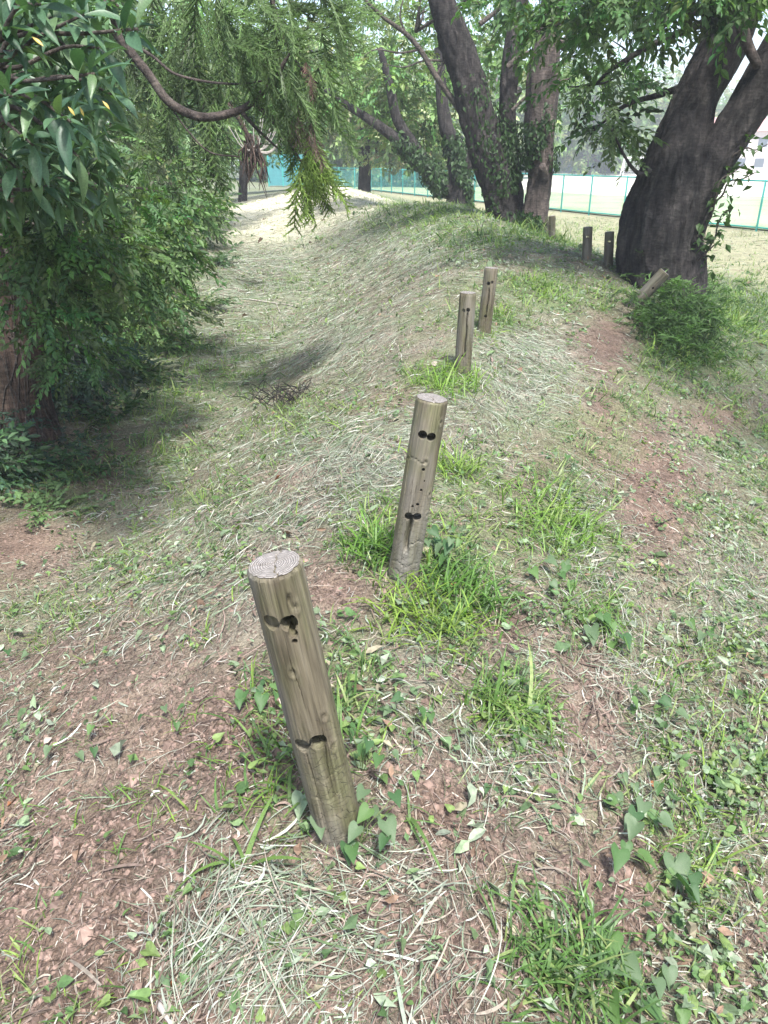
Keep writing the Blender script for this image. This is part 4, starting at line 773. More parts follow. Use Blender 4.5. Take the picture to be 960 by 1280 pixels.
# ---- big-leaved evergreen at upper left, every leaf a part
def laurel():
    g = lambda px, py, Y_: PY(px, py, Y_); o = np.array((-2.9, 3.6, 0.)); o[2] = float(Z(o[0], o[1]))
    e = empty('laurel_shrub', tuple(o), 'evergreen with long glossy leaves reaching in at upper left', 'shrub'); r = np.random.default_rng(12)
    whorls = [(62, 128, 3.1), (66, 22, 3.4), (172, 36, 3.2), (118, 92, 3.0), (28, 58, 3.3), (42, 182, 3.2), (98, 196, 3.4), (14, 120, 3.0), (88, 152, 3.0), (8, 30, 3.2), (148, 8, 3.5), (124, 60, 3.6), (20, 210, 3.5), (60, 232, 3.8), (110, 230, 4.0), (30, 90, 3.7), (85, 60, 3.8), (5, 160, 3.6), (140, 118, 3.8), (50, 5, 3.0), (105, 18, 3.3), (-25, 80, 3.2), (-30, 180, 3.4), (-20, 0, 3.3), (20, -30, 3.3), (90, -30, 3.4), (75, 100, 4.2), (35, 140, 4.2)]
    me = []
    for k in range(4):
        Lf = t_leaf([.01, .05, .1, .135, .15, .14, .11, .06, .004], .22+.05*k, .12+.12*k, .004*k)
        col = [(.055, .115, .06), (.075, .145, .075), (.04, .09, .05), (.10, .165, .075)][k]
        m_ = bpy.data.meshes.new('leaf'); m_.from_pydata(Lf[0].tolist(), [], Lf[1].tolist()); at = m_.color_attributes.new('tint', 'FLOAT_COLOR', 'POINT'); at.data.foreach_set('color', np.tile((*col, 1.), (len(Lf[0]), 1)).ravel())
        m_.polygons.foreach_set('use_smooth', np.ones(len(m_.polygons), bool)); m_.materials.append(M['gloss']); me.append(m_)
    br = []; cnt = 0
    hub = [g(-60, 120, 3.6), g(-40, -60, 3.8), g(-60, 260, 3.8)]
    for k, (px, py, Yw) in enumerate(whorls):
        c = g(px, py, Yw); h = min(hub, key=lambda q: np.linalg.norm(q-c)); br.append(limb(h, c, .014, .005, .1, k, 6)); ax = (c-h); ax /= np.linalg.norm(ax)
        n = 9
        for j in range(n):
            if cnt >= 290: break
            a = j*2.399+k; u = np.cross(ax, (0, 0, 1)); u /= np.linalg.norm(u); v = np.cross(u, ax); d = ax*r.uniform(.1, .8)+(u*math.cos(a)+v*math.sin(a))*1.0+np.array((.25, -.3, .28)); d /= np.linalg.norm(d)
            nz = np.array((0, -.35, 1.))+r.normal(0, .25, 3); nz -= nz@d*d; nz /= np.linalg.norm(nz); R = Matrix(np.stack([np.cross(d, nz), d, nz], 1).tolist()).to_4x4()
            s_ = r.uniform(.085, .185); lf = bpy.data.objects.new('leaf', me[r.integers(0, 4) if r.random() < .5 else r.integers(0, 3)]); C.objects.link(lf); lf.parent = e
            lf.matrix_local = Matrix.Translation(Vector(c-o-ax*.02*j*.6)) @ R @ Matrix.Scale(s_, 4); cnt += 1
    br += [limb(o, h, .04, .014, .1, 70+i, 8) for i, h in enumerate(hub)]
    tubes_obj('branches', br, M['twig'], e, o)
    # deeper leaves behind, too many to pick apart
    B = Batch(); n = 1700; P = np.array([g(r.uniform(-60, 150)-abs(r.normal(0, 25)), r.uniform(-40, 265), r.uniform(3.8, 5.0)) for _ in range(n)])
    R = frames(r.uniform(0, 6.3, n), None, r.normal(-.5, .5, n), r.normal(0, .5, n)); T = np.array(GR['dark'])*r.uniform(.8, 1.9, (n, 1)); B.inst((LEAF4[0]*(.6, 1, 1), LEAF4[1]), P, R, r.uniform(.1, .19, n), T)
    f = B.build('inner_leaves', M['gloss'], e, False, o); f['kind'] = 'stuff'
    yl = empty('yellow_leaf_spray', tuple(g(95, 130, 2.95)), 'few yellowing leaves among the long glossy ones', 'leaves')
    for k, (px, py, sz, a) in enumerate(((85, 133, .035, -.9), (100, 134, .03, -1.2), (128, 126, .035, -.8), (40, 46, .045, -.6))):
        m_ = me[0].copy(); m_.name = 'yellow_leaf'; at = m_.color_attributes['tint']; at.data.foreach_set('color', np.tile((.40, .30, .06, 1.), (len(m_.vertices), 1)).ravel())
        lf = bpy.data.objects.new('leaf', m_); C.objects.link(lf); lf.parent = yl; d = Vector((math.cos(a), -.2, math.sin(a))).normalized(); nz = Vector((.1, -.7, .7)); nz = (nz-d*nz.dot(d)).normalized(); x_ = d.cross(nz)
        R = Matrix((x_, d, nz)).transposed().to_4x4(); lf.matrix_local = Matrix.Translation(Vector(g(px, py, 2.95))-yl.location) @ R @ Matrix.Scale(sz, 4)
laurel()
# ------------------------------------------------------------------ ground cover
def normal_at(x, y):
    e_ = .04; gx = (Z(x+e_, y)-Z(x-e_, y))/(2*e_); gy = (Z(x, y+e_)-Z(x, y-e_))/(2*e_); n = np.stack([-gx, -gy, np.ones_like(gx)], -1); return n/np.linalg.norm(n, axis=-1)[:, None]
def scatter(n, r0, r1, a, seed):
    r = np.random.default_rng(seed); k = 2-a; u = r.random(n); rad = (r0**k+u*(r1**k-r0**k))**(1/k); th = r.uniform(-.68, .68, n)
    x = rad*np.sin(th); y = rad*np.cos(th); z = Z(x, y); px, py, d = proj(x, y, z); return r, x, y, z, px, py, np.hypot(x, y)
def keep(r, *arr, p): k = r.random(len(p)) < p; return [q[k] for q in arr]
def thk(x, y): return np.clip((x-(np.interp(y, _ys, XC)-np.interp(y, _ys, WL)-2.6))/1.2, .4, 1)   # thins out under the thicket
def far_s(rad): return np.clip(rad/5, 1, 3.2)
def straw():
    B = Batch(); r, x, y, z, px, py, rad = scatter(420000, .6, 34, 1.22, 101)
    p = .13+.85*blobs(px, py, STRAW)+.55*blobs(px, py, WILT)+.35*np.clip(fbm(x*1.8, y*1.8+9, 3)*2-.9, 0, 1)-.20*blobs(px, py, DIRT)+np.clip((rad-6)/20, 0, .3)
    p = p*(1-.75*onfield(x, y))*thk(x, y)
    x, y, z, px, py, rad = keep(r, x, y, z, px, py, rad, p=np.clip(p, .05, 1)); n = len(x); print('straw', n)
    nr = normal_at(x, y); fl = fbm(x*.9+3, y*.9, 2)*9; rt = np.clip((x-np.interp(y, _ys, XC)-.3)/.4, 0, 1)*np.clip(1-rad/9, 0, 1); yaw = fl*(1-rt)+rt*(-.75+(fl-4.5)*.25)+r.normal(0, .65, n); st = blobs(px, py, STRAW)
    R = frames(yaw, nr, r.normal(0, .10, n), r.normal(0, .8, n)); ln = r.gamma(2.0, .030, n)+.02; ln *= (.7+.5*np.clip(st, 0, 1)); ln *= far_s(rad)**.6
    wd = r.gamma(3, .36, n)*.115/ln*far_s(rad)**.8
    P = np.stack([x, y, z], -1)+nr*(.003+r.random(n)**2*.03*(.4+st))[:, None]
    pal = np.array([(.36, .37, .30), (.28, .32, .25), (.20, .26, .17), (.32, .275, .22), (.16, .115, .09), (.13, .19, .09), (.50, .51, .45), (.25, .185, .15)]); pr = np.array([.17, .18, .16, .11, .15, .10, .06, .07])
    bad = np.clip(blobs(px, py, DIRT), 0, 1); ci = r.choice(8, n, p=pr); sw = (r.random(n) < bad*.6); ci = np.where(sw, r.choice([3, 4, 7], n), ci)
    T = pal[ci]*r.uniform(.6, 1.25, (n, 1)); lit = (np.exp(-((x-np.interp(y, _ys, XC)+1.3)/3.4)**4-((y-27)/8)**4)*.95)[:, None]; T = T*(1-lit)+np.array((.60, .58, .46))*lit*r.uniform(.6, 1.1, (n, 1)); ix = r.integers(0, 6, n); sc = np.stack([ln*wd*1.0, ln, ln], 1)  # straw inside the far sun patch is coloured paler, sunlight put into the tint
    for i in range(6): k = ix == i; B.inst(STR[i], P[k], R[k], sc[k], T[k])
    HEAP = [(450, 590, 75, 45, 1), (500, 545, 60, 25, .8), (385, 640, 60, 30, .7), (650, 465, 60, 45, 1), (610, 520, 50, 30, .6), (320, 1170, 90, 70, 1), (250, 1120, 50, 40, .5), (600, 950, 50, 50, .55), (720, 640, 50, 80, .4), (540, 1230, 90, 40, .5), (420, 430, 70, 40, .5), (480, 320, 70, 30, .5), (340, 320, 40, 60, .6), (190, 590, 60, 20, .6), (780, 800, 50, 100, .4), (930, 700, 40, 80, .5)]
    r, x, y, z, px, py, rad = scatter(260000, .6, 20, 1.2, 111); x, y, z, px, py, rad = keep(r, x, y, z, px, py, rad, p=np.clip((blobs(px, py, HEAP)-.12)*(.3+1.4*np.clip(fbm(x*4, y*4+20, 2)*2-.5, 0, 1)), 0, 1)); n = len(x); print('heap', n); nr = normal_at(x, y)
    rt = np.clip((x-np.interp(y, _ys, XC)-.3)/.4, 0, 1); yaw = fbm(x*1.5+3, y*1.5, 2)*7+.4-rt+r.normal(0, .5, n); R = frames(yaw, nr, r.normal(0, .16, n), r.normal(0, .9, n)); ln = (r.gamma(2.6, .027, n)+.02)*far_s(rad)**.6
    wd = np.clip(r.gamma(5, .16, n), .3, 1.5)*.12/ln*far_s(rad)**.8; P = np.stack([x, y, z], -1)+nr*(.006+r.random(n)*.035)[:, None]; pal = np.array([(.30, .33, .26), (.24, .28, .21), (.38, .40, .33), (.19, .25, .16), (.30, .26, .21)])
    T = pal[r.integers(0, 5, n)]*r.uniform(.7, 1.2, (n, 1)); ix = r.integers(0, 6, n); sc = np.stack([ln*wd, ln, ln], 1)
    for i in range(6): k = ix == i; B.inst(STR[i], P[k], R[k], sc[k], T[k])
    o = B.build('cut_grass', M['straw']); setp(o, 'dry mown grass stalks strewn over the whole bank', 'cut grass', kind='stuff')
straw()
def fine():
    B = Batch(); r, x, y, z, px, py, rad = scatter(150000, .6, 12, 1.45, 102)
    tm = (np.array([(-.06, -.5, 0), (.06, -.5, 0), (.07, .05, .05), (-.05, .05, .06), (0, .5, 0)]), np.array([(0, 1, 2), (0, 2, 3), (3, 2, 4)]))
    x, y, z, px, py, rad = keep(r, x, y, z, px, py, rad, p=.55*thk(x, y)*(1-.8*onfield(x, y))); n = len(x); nr = normal_at(x, y)
    R = frames(r.uniform(0, 6.3, n), nr, r.normal(0, .25, n), r.normal(0, .6, n)); ln = r.gamma(1.8, .010, n)+.006; ln *= far_s(rad)**.6
    pal = np.array([(.20, .15, .115), (.12, .09, .068), (.33, .275, .23), (.075, .055, .045), (.40, .37, .31), (.25, .19, .155)]); T = pal[r.choice(6, n, p=[.27, .22, .15, .14, .08, .14])]*r.uniform(.6, 1.25, (n, 1))
    B.inst(tm, np.stack([x, y, z], -1)+nr*.004, R, np.stack([ln*0+r.uniform(.008, .03, n)*far_s(rad)**.6, ln, ln], 1), T)
    # crumbs of soil
    ico = np.array([(1, 0, -.2), (.3, .95, -.3), (-.8, .6, -.2), (-.8, -.6, -.3), (.3, -.95, -.2), (.1, 0, .75)]); fi = np.array([(0, 1, 5), (1, 2, 5), (2, 3, 5), (3, 4, 5), (4, 0, 5)])
    r, x, y, z, px, py, rad = scatter(110000, .6, 8, 1.6, 103); x, y, z, px, py, rad = keep(r, x, y, z, px, py, rad, p=np.clip(.12+.8*blobs(px, py, DIRT), 0, 1)*thk(x, y)); n = len(x); nr = normal_at(x, y)
    s_ = r.gamma(1.6, .0024, n)+.0018; T = np.array((.22, .155, .125))*r.uniform(.35, 1.35, (n, 1)); B.inst((ico, fi), np.stack([x, y, z], -1), frames(r.uniform(0, 6.3, n), nr), s_[:, None]*r.uniform(.7, 1.3, (n, 3)), T)
    o = B.build('leaf_litter', M['straw']); setp(o, 'fine brown chaff, stem bits and soil crumbs on the bare earth', 'litter', kind='stuff')
fine()
def wilted():
    B = Batch(); r, x, y, z, px, py, rad = scatter(90000, .6, 26, 1.05, 104)
    p = .04+.8*blobs(px, py, WILT)**1.3+.05*blobs(px, py, STRAW)-.1*blobs(px, py, DIRT)+.9*np.clip(fbm(x*1.1+30, y*1.1, 3)-.56, 0, 1)*1.6
    right = np.clip((x-np.interp(y, _ys, XC)-.7)/.8, 0, 1)*np.clip(1-rad/9, 0, 1); p = p+.45*right; p = p*(.15+3.4*np.clip(fbm(x*3.3+60, y*3.3, 3)-.42, 0, .5))*(1-.5*np.clip(blobs(px, py, DIRT), 0, 1))
    x, y, z, px, py, rad = keep(r, x, y, z, px, py, rad, p=np.clip(p, .01, 1)*thk(x, y)*(1-.8*onfield(x, y))); n = len(x); print('wilt', n); nr = normal_at(x, y)
    R = frames(r.uniform(0, 6.3, n), nr, r.normal(0, .35, n), r.normal(0, .8, n)); s_ = r.gamma(3.5, .0068, n)+.009; s_ *= far_s(rad)**.75
    pal = np.array([(.30, .36, .25), (.22, .29, .17), (.15, .22, .10), (.31, .36, .27), (.29, .26, .18), (.24, .16, .11), (.12, .19, .09)]); T = pal[r.choice(7, n, p=[.16, .2, .2, .09, .09, .09, .17])]*r.uniform(.55, 1.2, (n, 1)); ix = r.random(n)
    P = np.stack([x, y, z], -1)+nr*(r.random(n)**1.5*(.03+.03*np.clip(blobs(px, py, WILT), 0, 1))+.004)[:, None]
    for tm, lo, hi_ in ((CRUMP, 0, .55), (OVATE, .55, .75), (LEAF4, .75, 1)): k = (ix >= lo) & (ix < hi_); B.inst(tm, P[k], R[k], np.stack([s_*r.uniform(.35, 1.0, n), s_, s_*r.uniform(.6, 2.2, n)], 1)[k], T[k])
    o = B.build('wilted_leaves', M['straw']); setp(o, 'limp grey-green cut leaves scattered over the bank', 'cut leaves', kind='stuff')
wilted()
BL = [t_blade(.034, b_, 4, s_) for b_, s_ in ((.2, .02), (.6, -.05), (1.0, .08), (.4, .1), (1.3, -.1))]
def live():
    B = Batch(); r, x, y, z, px, py, rad = scatter(46000, .6, 34, 1.2, 105)
    p = .05+.7*blobs(px, py, GREEN)+.9*np.clip(fbm(x*1.6+50, y*1.6, 3)-.57, 0, 1)*1.5-.25*blobs(px, py, DIRT)+np.clip((rad-9)/25, 0, .2)
    x, y, z, px, py, rad = keep(r, x, y, z, px, py, rad, p=np.clip(p, .015, 1)*(1-.6*onfield(x, y))*thk(x, y)*(1-.75*sst((y-17)/4)*(x < np.interp(y, _ys, XC)+1))); m_ = len(x); k = 7
    x = np.repeat(x, k)+r.normal(0, .022, m_*k)*far_s(np.repeat(rad, k)); y = np.repeat(y, k)+r.normal(0, .022, m_*k)*far_s(np.repeat(rad, k)); z = Z(x, y); px, py, d = proj(x, y, z); rad = np.hypot(x, y); n = len(x); print('blades', n); nr = normal_at(x, y)
    g_ = np.clip(blobs(px, py, GREEN), 0, 1); R = frames(r.uniform(0, 6.3, n), nr, r.uniform(.5, 1.45, n)); ln = r.gamma(5, .0115, n)*(.6+.9*g_)+.02; ln *= far_s(rad)**.35
    pal = np.array([(.13, .225, .045), (.19, .285, .055), (.09, .17, .045), (.22, .28, .10), (.07, .13, .045)]); hue = np.clip(fbm(x*2+9, y*2+9, 2)*5, 0, 4).astype(int); T = pal[np.clip(hue+r.integers(-1, 2, n), 0, 4)]*r.uniform(.75, 1.25, (n, 1)); ix = r.integers(0, 5, n)
    sc = np.stack([ln*r.uniform(.6, 1.6, n)*(.055/ln)**.35*far_s(rad)**.6, ln, ln], 1); P = np.stack([x, y, z-.004], -1)
    for i in range(5): q = ix == i; B.inst(BL[i], P[q], R[q], sc[q], T[q])
    o = B.build('grass', M['grass']); setp(o, 'short fresh grass sprouting between the cut stalks', 'grass', kind='stuff')
live()
def lowleaf():
    B = Batch(); r, x, y, z, px, py, rad = scatter(34000, .6, 20, 1.3, 106)
    p = .05+.6*blobs(px, py, GREEN)+.3*blobs(px, py, WILT)+.55*np.clip((x-np.interp(y, _ys, XC)-.8)/.6, 0, 1)+.8*np.clip(fbm(x*1.2+70, y*1.2, 3)-.55, 0, 1)*1.5
    p = p*(1-.8*np.clip(blobs(px, py, DIRT), 0, 1))*(.15+3.2*np.clip(fbm(x*4.1+20, y*4.1, 3)-.42, 0, .45))
    x, y, z, px, py, rad = keep(r, x, y, z, px, py, rad, p=np.clip(p, .012, 1)*(1-.8*onfield(x, y))*thk(x, y)); m_ = len(x); k = 4
    x = np.repeat(x, k)+r.normal(0, .03, m_*k); y = np.repeat(y, k)+r.normal(0, .03, m_*k); z = Z(x, y); rad = np.hypot(x, y); n = len(x); nr = normal_at(x, y)
    R = frames(r.uniform(0, 6.3, n), nr, r.normal(.1, .4, n), r.normal(0, .4, n)); s_ = (r.gamma(4, .004, n)+.008)*far_s(rad)**.6
    T = np.array([(.13, .215, .07), (.09, .165, .06), (.18, .26, .08), (.21, .28, .17)])[r.integers(0, 4, n)]*r.uniform(.7, 1.25, (n, 1)); ix = r.random(n); P = np.stack([x, y, z], -1)+nr*(.008+r.random(n)*.03)[:, None]
    for tm, lo, hi_ in ((HEART, 0, .35), (LEAF4, .35, .75), (OVATE, .75, 1)): q = (ix >= lo) & (ix < hi_); B.inst(tm, P[q], R[q], s_[q], T[q])
    o = B.build('low_weeds', M['leaf']); setp(o, 'small round-leaved weeds creeping low over the bank', 'weeds', kind='stuff')
lowleaf()
# ------------------------------------------------------------------ individual plants
def tinted(tm, col, name, m):
    me = bpy.data.meshes.new(name); me.from_pydata(tm[0].tolist(), [], tm[1].tolist()); at = me.color_attributes.new('tint', 'FLOAT_COLOR', 'POINT'); at.data.foreach_set('color', np.tile((*col, 1.), (len(tm[0]), 1)).ravel())
    me.polygons.foreach_set('use_smooth', np.ones(len(me.polygons), bool)); me.materials.append(m); return me
HM = [tinted(HEART, c, 'heart_leaf', M['leaf']) for c in ((.07, .145, .045), (.10, .185, .055), (.055, .12, .045), (.11, .17, .085))]
def vine(px, py, n, size, spread, label, seed, hgt=.08):
    r = np.random.default_rng(seed); o = G(px, py); e = empty('heart_leaf_vine', tuple(o), label, 'weed', 'heart-leaved weeds on the bank'); st = []
    for k in range(n):
        a = k*2.4+r.normal(0, .3); d = spread*math.sqrt((k+.5)/n); x, y = o[0]+d*math.cos(a), o[1]+d*math.sin(a)*.8; h = float(Z(x, y))+hgt*r.uniform(.3, 1.2); p = np.array((x, y, h))
        R = rotm(r.uniform(-2.4, -.7), r.uniform(-.5, .15), r.normal(0, .35)); s_ = size*r.uniform(.45, .98)
        lf = bpy.data.objects.new('leaf', HM[r.integers(4)]); C.objects.link(lf); lf.parent = e; lf.matrix_local = Matrix.Translation(Vector(p-o)) @ Matrix(R.tolist()).to_4x4() @ Matrix.Scale(s_, 4)
        st.append(limb(o+(0, 0, -.01), p, .0016, .001, .3, k, 3, 4))
    tubes_obj('stems', st, M['stem'], e, o)
M['stem'] = plain('green_stem', (.12, .16, .06), .6)
for k, a in enumerate(((450, 1052, 11, .058, .10, 'heart-leaved weed at the right foot of the nearest post'), (452, 965, 9, .05, .09, 'heart-leaved weed climbing behind the right side of the nearest post'), (335, 872, 9, .055, .10, 'heart-leaved weed left of the nearest post'), (545, 700, 16, .062, .12, 'lush heart-leaved weed at the right foot of the second post'), (755, 800, 8, .07, .09, 'upright round-leaved weed right of the bare strip on the slope'), (818, 1095, 9, .085, .12, 'largest pale heart-leaved weed low on the right slope'), (690, 725, 8, .06, .13, 'heart-leaved weed right of the grassy crest patch'), (815, 885, 8, .065, .12, 'heart-leaved weed midway down the right slope'), (600, 1000, 3, .03, .05, 'tiny heart-leaved weed on the bare earth'), (640, 940, 5, .03, .08, 'small heart-leaved weed among pale stalks'), (875, 800, 7, .05, .12, 'heart-leaved weed near the right edge'), (790, 1010, 9, .055, .12, 'heart-leaved weed above the bare hollow on the right slope'), (800, 1235, 8, .085, .12, 'heart-leaved weed at the bottom edge right'), (105, 930, 6, .035, .12, 'heart-leaved weed on the bare earth at left'), (220, 905, 5, .03, .1, 'small heart-leaved weed left of the posts'), (20, 820, 6, .045, .12, 'heart-leaved weed at the left edge'), (700, 580, 7, .045, .14, 'heart-leaved weed at the top of the grassy crest patch'), (515, 905, 5, .04, .07, 'wilted heart-leaved weed right of the nearest post'))): vine(*a, seed=200+k, hgt=.12 if k in (0, 1, 3) else .06)
def tuft(px, py, n, ln, wd, label, seed, col=(.11, .2, .035), sp=.05, part=False, up=(.75, 1.5)):
    r = np.random.default_rng(seed); o = G(px, py); e = empty('grass_tuft', tuple(o), label, 'grass tuft', 'fresh grass tufts on the bank') if part else None
    B = Batch(); tm = [t_blade(wd, b_, 7, s_) for b_, s_ in ((.7, .05), (1.1, -.08), (1.6, .1), (.4, .03))]
    if part:
        ms = [tinted(t, np.array(col)*f, 'blade', M['grass']) for t, f in zip(tm, (1, 1.2, .85, 1.1))]
        for k in range(n):
            R = rotm(r.uniform(0, 6.3), r.uniform(*up), r.normal(0, .2)); lf = bpy.data.objects.new('blade', ms[k % 4]); C.objects.link(lf); lf.parent = e
            lf.matrix_local = Matrix.Translation(Vector((*r.normal(0, sp*.5, 2), -.005))) @ Matrix(R.tolist()).to_4x4() @ Matrix.Scale(ln*r.uniform(.6, 1.1), 4)
        return
    x = o[0]+np.clip(r.normal(0, 1, n), -1.8, 1.8)*sp*1.0; y = o[1]+np.clip(r.normal(0, 1, n), -1.8, 1.8)*sp*1.0; R = frames(r.uniform(0, 6.3, n), None, r.uniform(*up, n)); T = np.array(col)*r.uniform(.7, 1.4, (n, 1)); ix = r.integers(0, 4, n); s_ = ln*r.uniform(.6, 1.2, n); P = np.stack([x, y, Z(x, y)-.004], -1)
    for i in range(4): q = ix == i; B.inst(tm[i], P[q], R[q], s_[q], T[q])
    ob = B.build('grass_tuft', M['grass'], None, False, o); ob.location = o; setp(ob, label, 'grass tuft', 'fresh grass tufts on the bank')
tuft(305, 1092, 7, .17, .038, 'broad-bladed grass left of the foot of the nearest post', 1, (.12, .2, .05), .03, True, (.5, 1.3))
tuft(440, 925, 8, .2, .028, 'tall broad-bladed grass behind the nearest post', 2, (.11, .2, .045), .03, True, (.7, 1.4))
tuft(372, 1000, 7, .19, .03, 'broad-bladed grass at the left foot of the nearest post', 3, (.13, .21, .05), .03, True, (.5, 1.3))
tuft(500, 1020, 6, .19, .026, 'arching grass right of the nearest post', 21, (.12, .2, .06), .03, True, (.3, .9))
tuft(470, 690, 120, .16, .028, 'bright grass tuft left of the second post', 4, (.10, .2, .03), .07)
tuft(585, 745, 170, .15, .028, 'dense dark grass tuft right of the second post', 5, (.08, .165, .03), .08)
tuft(530, 775, 170, .13, .028, 'yellow-green grass in front of the second post', 6, (.17, .26, .04), .1)
tuft(562, 480, 90, .2, .018, 'bright grass tuft at the foot of the split post', 7, (.14, .25, .035), .13)
tuft(690, 655, 170, .16, .028, 'bright grass tuft on the crest right of the second post', 8, (.13, .23, .04), .13)
tuft(640, 895, 140, .11, .03, 'grass tuft right of the nearest post on the slope', 9, (.10, .18, .035), .08)
tuft(715, 1205, 150, .12, .03, 'dark grass tuft at the bottom of the right slope', 10, (.085, .165, .04), .09)
tuft(560, 590, 110, .15, .028, 'yellow-green grass right of the middle of the second post', 11, (.17, .26, .05), .1)
tuft(625, 405, 60, .2, .016, 'grass tuft at the foot of the upright post behind', 12, (.10, .17, .04), .1)
tuft(700, 700, 70, .13, .02, 'grass tuft below the crest patch', 13, (.12, .21, .04), .1)
tuft(745, 775, 70, .14, .02, 'grass tuft beside the round-leaved weed on the slope', 14, (.10, .19, .04), .08)
tuft(690, 298, 60, .5, .014, 'tall grass round the half hidden post', 15, (.15, .2, .06), .2)
tuft(925, 235+60, 0+40, .4, .014, 'long grass at the foot of the fence at right', 16, (.14, .17, .06), .3)
# bamboo grass mass below the leaning trunk
def bamboo():
    B = Batch(); r = np.random.default_rng(77); o = G(850, 400)
    for cx, cy, sx, sy, hh, n in ((2.75, 7.5, .2, .4, .3, 230), (3.12, 8.0, .22, .4, .45, 230), (3.9, 9.3, .15, .2, .55, 40)):
        x = cx+r.normal(0, sx, n)*.8; y = cy+r.normal(0, sy, n)*.8; m_ = Z(x, y); P = np.stack([x, y, m_+hh*r.random(n)**.8*.8], -1); T = np.array((.07, .135, .035))*r.uniform(.6, 1.5, (n, 1))
        ix = r.integers(0, 4, n); R = frames(r.uniform(0, 6.3, n), None, r.uniform(-.3, .9, n))
        for i in range(4): q = ix == i; B.inst(SPRN[i], P[q], R[q], .2*r.uniform(.6, 1.3, n)[q], T[q])
    ob = B.build('bamboo_grass', M['leaf'], None, False, o); ob.location = o; setp(ob, 'dense bamboo grass mass round the foot of the leaning dark trunk', 'bamboo grass', kind='stuff')
bamboo()
def fern(px, py, label, seed, n=14, ln=.28, col=(.07, .13, .045), name='leafy_weed', gr='leafy weeds along the thicket foot'):
    r = np.random.default_rng(seed); o = G(px, py); B = Batch(); P = np.tile(o, (n, 1))+r.normal(0, .05, (n, 3))*(1, 1, .1); B.inst(SPR[seed % 5], P, frames(r.uniform(0, 6.3, n), None, r.uniform(.1, .9, n)), ln*r.uniform(.7, 1.2, n), np.array(col)*r.uniform(.7, 1.3, (n, 1)))
    ob = B.build(name, M['leaf'], None, False, o); ob.location = o; setp(ob, label, 'weed', gr)
for k, (px, py, lb, ln) in enumerate(((62, 640, 'broad-leaved weed on the dark soil below the cedar', .3), (110, 590, 'leafy weed right of the cedar foot', .3), (165, 470, 'leafy weed below the grey-green shrub', .5), (215, 440, 'leafy weed in front of the bright-edged shrub', .5), (20, 600, 'leafy weed at the left edge beneath the undergrowth', .35), (250, 385, 'leafy weed near the middle of the thicket foot', .5), (275, 330, 'leafy weed far along the thicket foot', .6), (140, 520, 'leafy weed between cedar foot and hollow', .35))): fern(px, py, lb, 300+k, 18, ln, (.05, .10, .035) if k else (.10, .17, .06))
# dark twig heap in the hollow, cut brush, leaves, sticks
def heap():
    o = G(372, 498); r = np.random.default_rng(5); st = []
    for k in range(110):
        p = o+np.append(r.normal(0, (.22, .14)), 0)+(0, 0, -.01); a = r.uniform(0, 6.3); l_ = r.uniform(.08, .26); q = p+np.array((math.cos(a)*l_, math.sin(a)*l_*.6, r.uniform(.02, .14))); st.append(limb(p, q, .004, .002, .2, k, 3, 4))
    ob = tubes_obj('twig_heap', st, M['cherry_bark'], None, o); ob.location = o; setp(ob, 'small dark heap of cut twigs in the mown hollow', 'twigs')
heap()
def stick(pts, rad, label, mt='twig', fork=None):
    P = [G(*p)+(0, 0, .012) for p in pts]; sp = [dict(P=P, rad=list(np.linspace(rad, rad*.5, len(P))), ns=6, sub=5)]
    if fork: sp.append(dict(P=[P[fork[0]]]+[G(*q)+(0, 0, .02) for q in fork[1]], rad=[rad*.5]*(1+len(fork[1])), ns=5, sub=4))
    ob = tubes_obj('stick', sp, M[mt], None, P[0]); ob.location = P[0]; setp(ob, label, 'stick', 'fallen sticks')
stick([(540, 1040), (565, 1055), (590, 1072), (612, 1090)], .0035, 'thin dark stick on the bare earth right of the nearest post', 'twig')
stick([(228, 1120), (232, 1095), (234, 1060)], .004, 'short pale stalk standing left of the nearest post', 'palewood')
stick([(312, 375), (345, 380), (372, 384)], .012, 'pale stick lying across the mown hollow', 'palewood', (1, [(350, 392)]))
stick([(675, 668), (690, 662), (705, 660)], .005, 'short dark stick on the grassy crest patch')
stick([(745, 690), (770, 745), (790, 790)], .004, 'long pale stalk down the right slope', 'palewood')
stick([(600, 855), (650, 905), (700, 960)], .003, 'thin pale stalk lying down the slope', 'palewood')
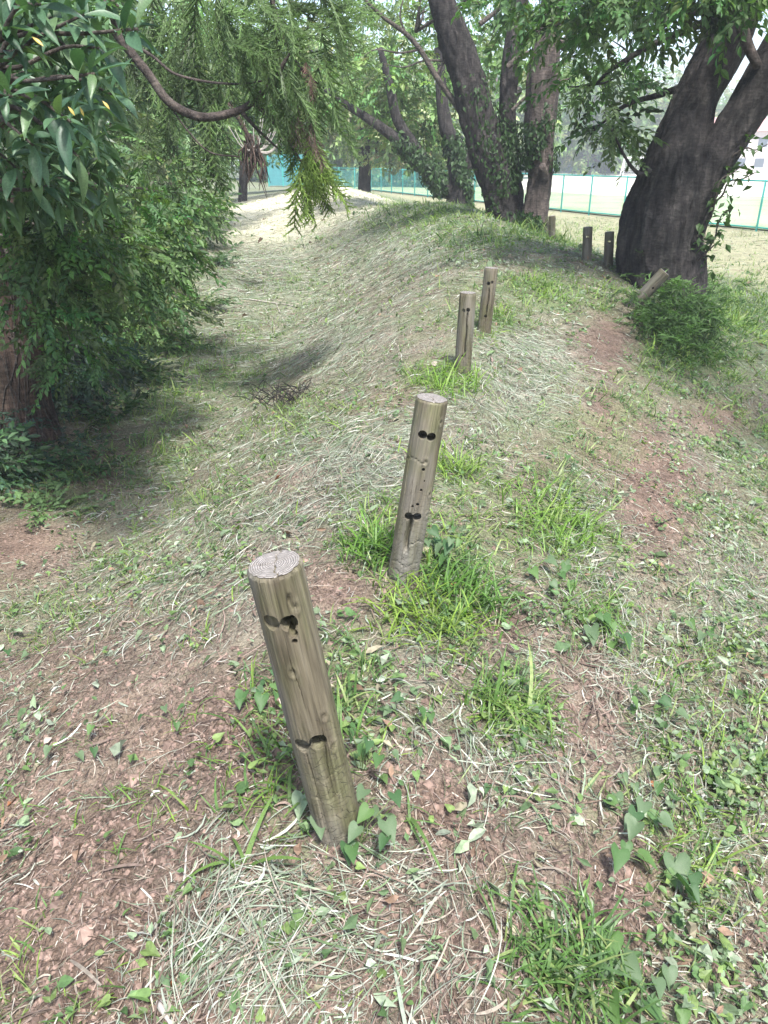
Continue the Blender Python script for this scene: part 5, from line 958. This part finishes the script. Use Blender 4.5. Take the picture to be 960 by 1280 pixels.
stick([(200, 1258), (206, 1270), (215, 1285)], .008, 'weathered lilac-grey stick at the bottom edge', 'palewood')
stick([(820, 660), (840, 650)], .006, 'stub of dark root on the red soil')
DM = [tinted(CRUMP, c, 'dead_leaf', M['straw']) for c in ((.36, .27, .24), (.30, .13, .06), (.2, .12, .08), (.42, .36, .3))]
def dead(px, py, s_, i, label, seed):
    r = np.random.default_rng(seed); o = G(px, py)+(0, 0, .012); ob = bpy.data.objects.new('dead_leaf', DM[i]); C.objects.link(ob)
    ob.matrix_world = Matrix.Translation(Vector(o)) @ Matrix(rotm(r.uniform(0, 6.3), r.normal(0, .3), r.normal(0, .5)).tolist()).to_4x4() @ Matrix.Scale(s_, 4); setp(ob, label, 'dead leaf', 'curled dead leaves')
for k, a in enumerate(((604, 440, .14, 0, 'largest pinkish dead leaf right of the split post'), (618, 452, .12, 0, 'pinkish dead leaf below the largest one by the split post'), (628, 462, .11, 3, 'pale dead leaf furthest right of the split post'), (645, 470, .09, 2, 'dark curled leaf on the pale straw'), (545, 460, .1, 3, 'pale dead leaf left of the split post'), (345, 603, .06, 1, 'orange leaf on the slope of the hollow'), (562, 735, .04, 1, 'orange leaf by the foot of the second post'), (10, 1012, .04, 1, 'rusty leaf at the left edge on bare earth'), (225, 1228, .035, 1, 'orange-brown leaf in the wilted heap at the bottom'), (820, 990, .035, 1, 'rust-red leaf among weeds on the right slope'), (608, 1042, .022, 3, 'tiny pale leaf beside the thin dark stick'), (518, 745, .05, 2, 'dark leaf against the foot of the second post'), (65, 925, .035, 3, 'pale leaf on bare earth at left'))): dead(*a, seed=400+k)

# ------------------------------------------------------------------ thin summer haze over the whole place
def haze():
    V, F = box(-420, 420, -95, 700, -8, 32); m = mat('air'); nt_ = m.node_tree; nt_.nodes.remove(bsdf(m)); pv = N(m, 'ShaderNodeVolumePrincipled')
    pv.inputs['Color'].default_value = (.9, .95, 1, 1); pv.inputs['Density'].default_value = .0020; L(m, pv.outputs[0], nt_.nodes['Material Output'].inputs['Volume'])
    o = mk('haze', V, F, m); o['kind'] = 'stuff'
haze()
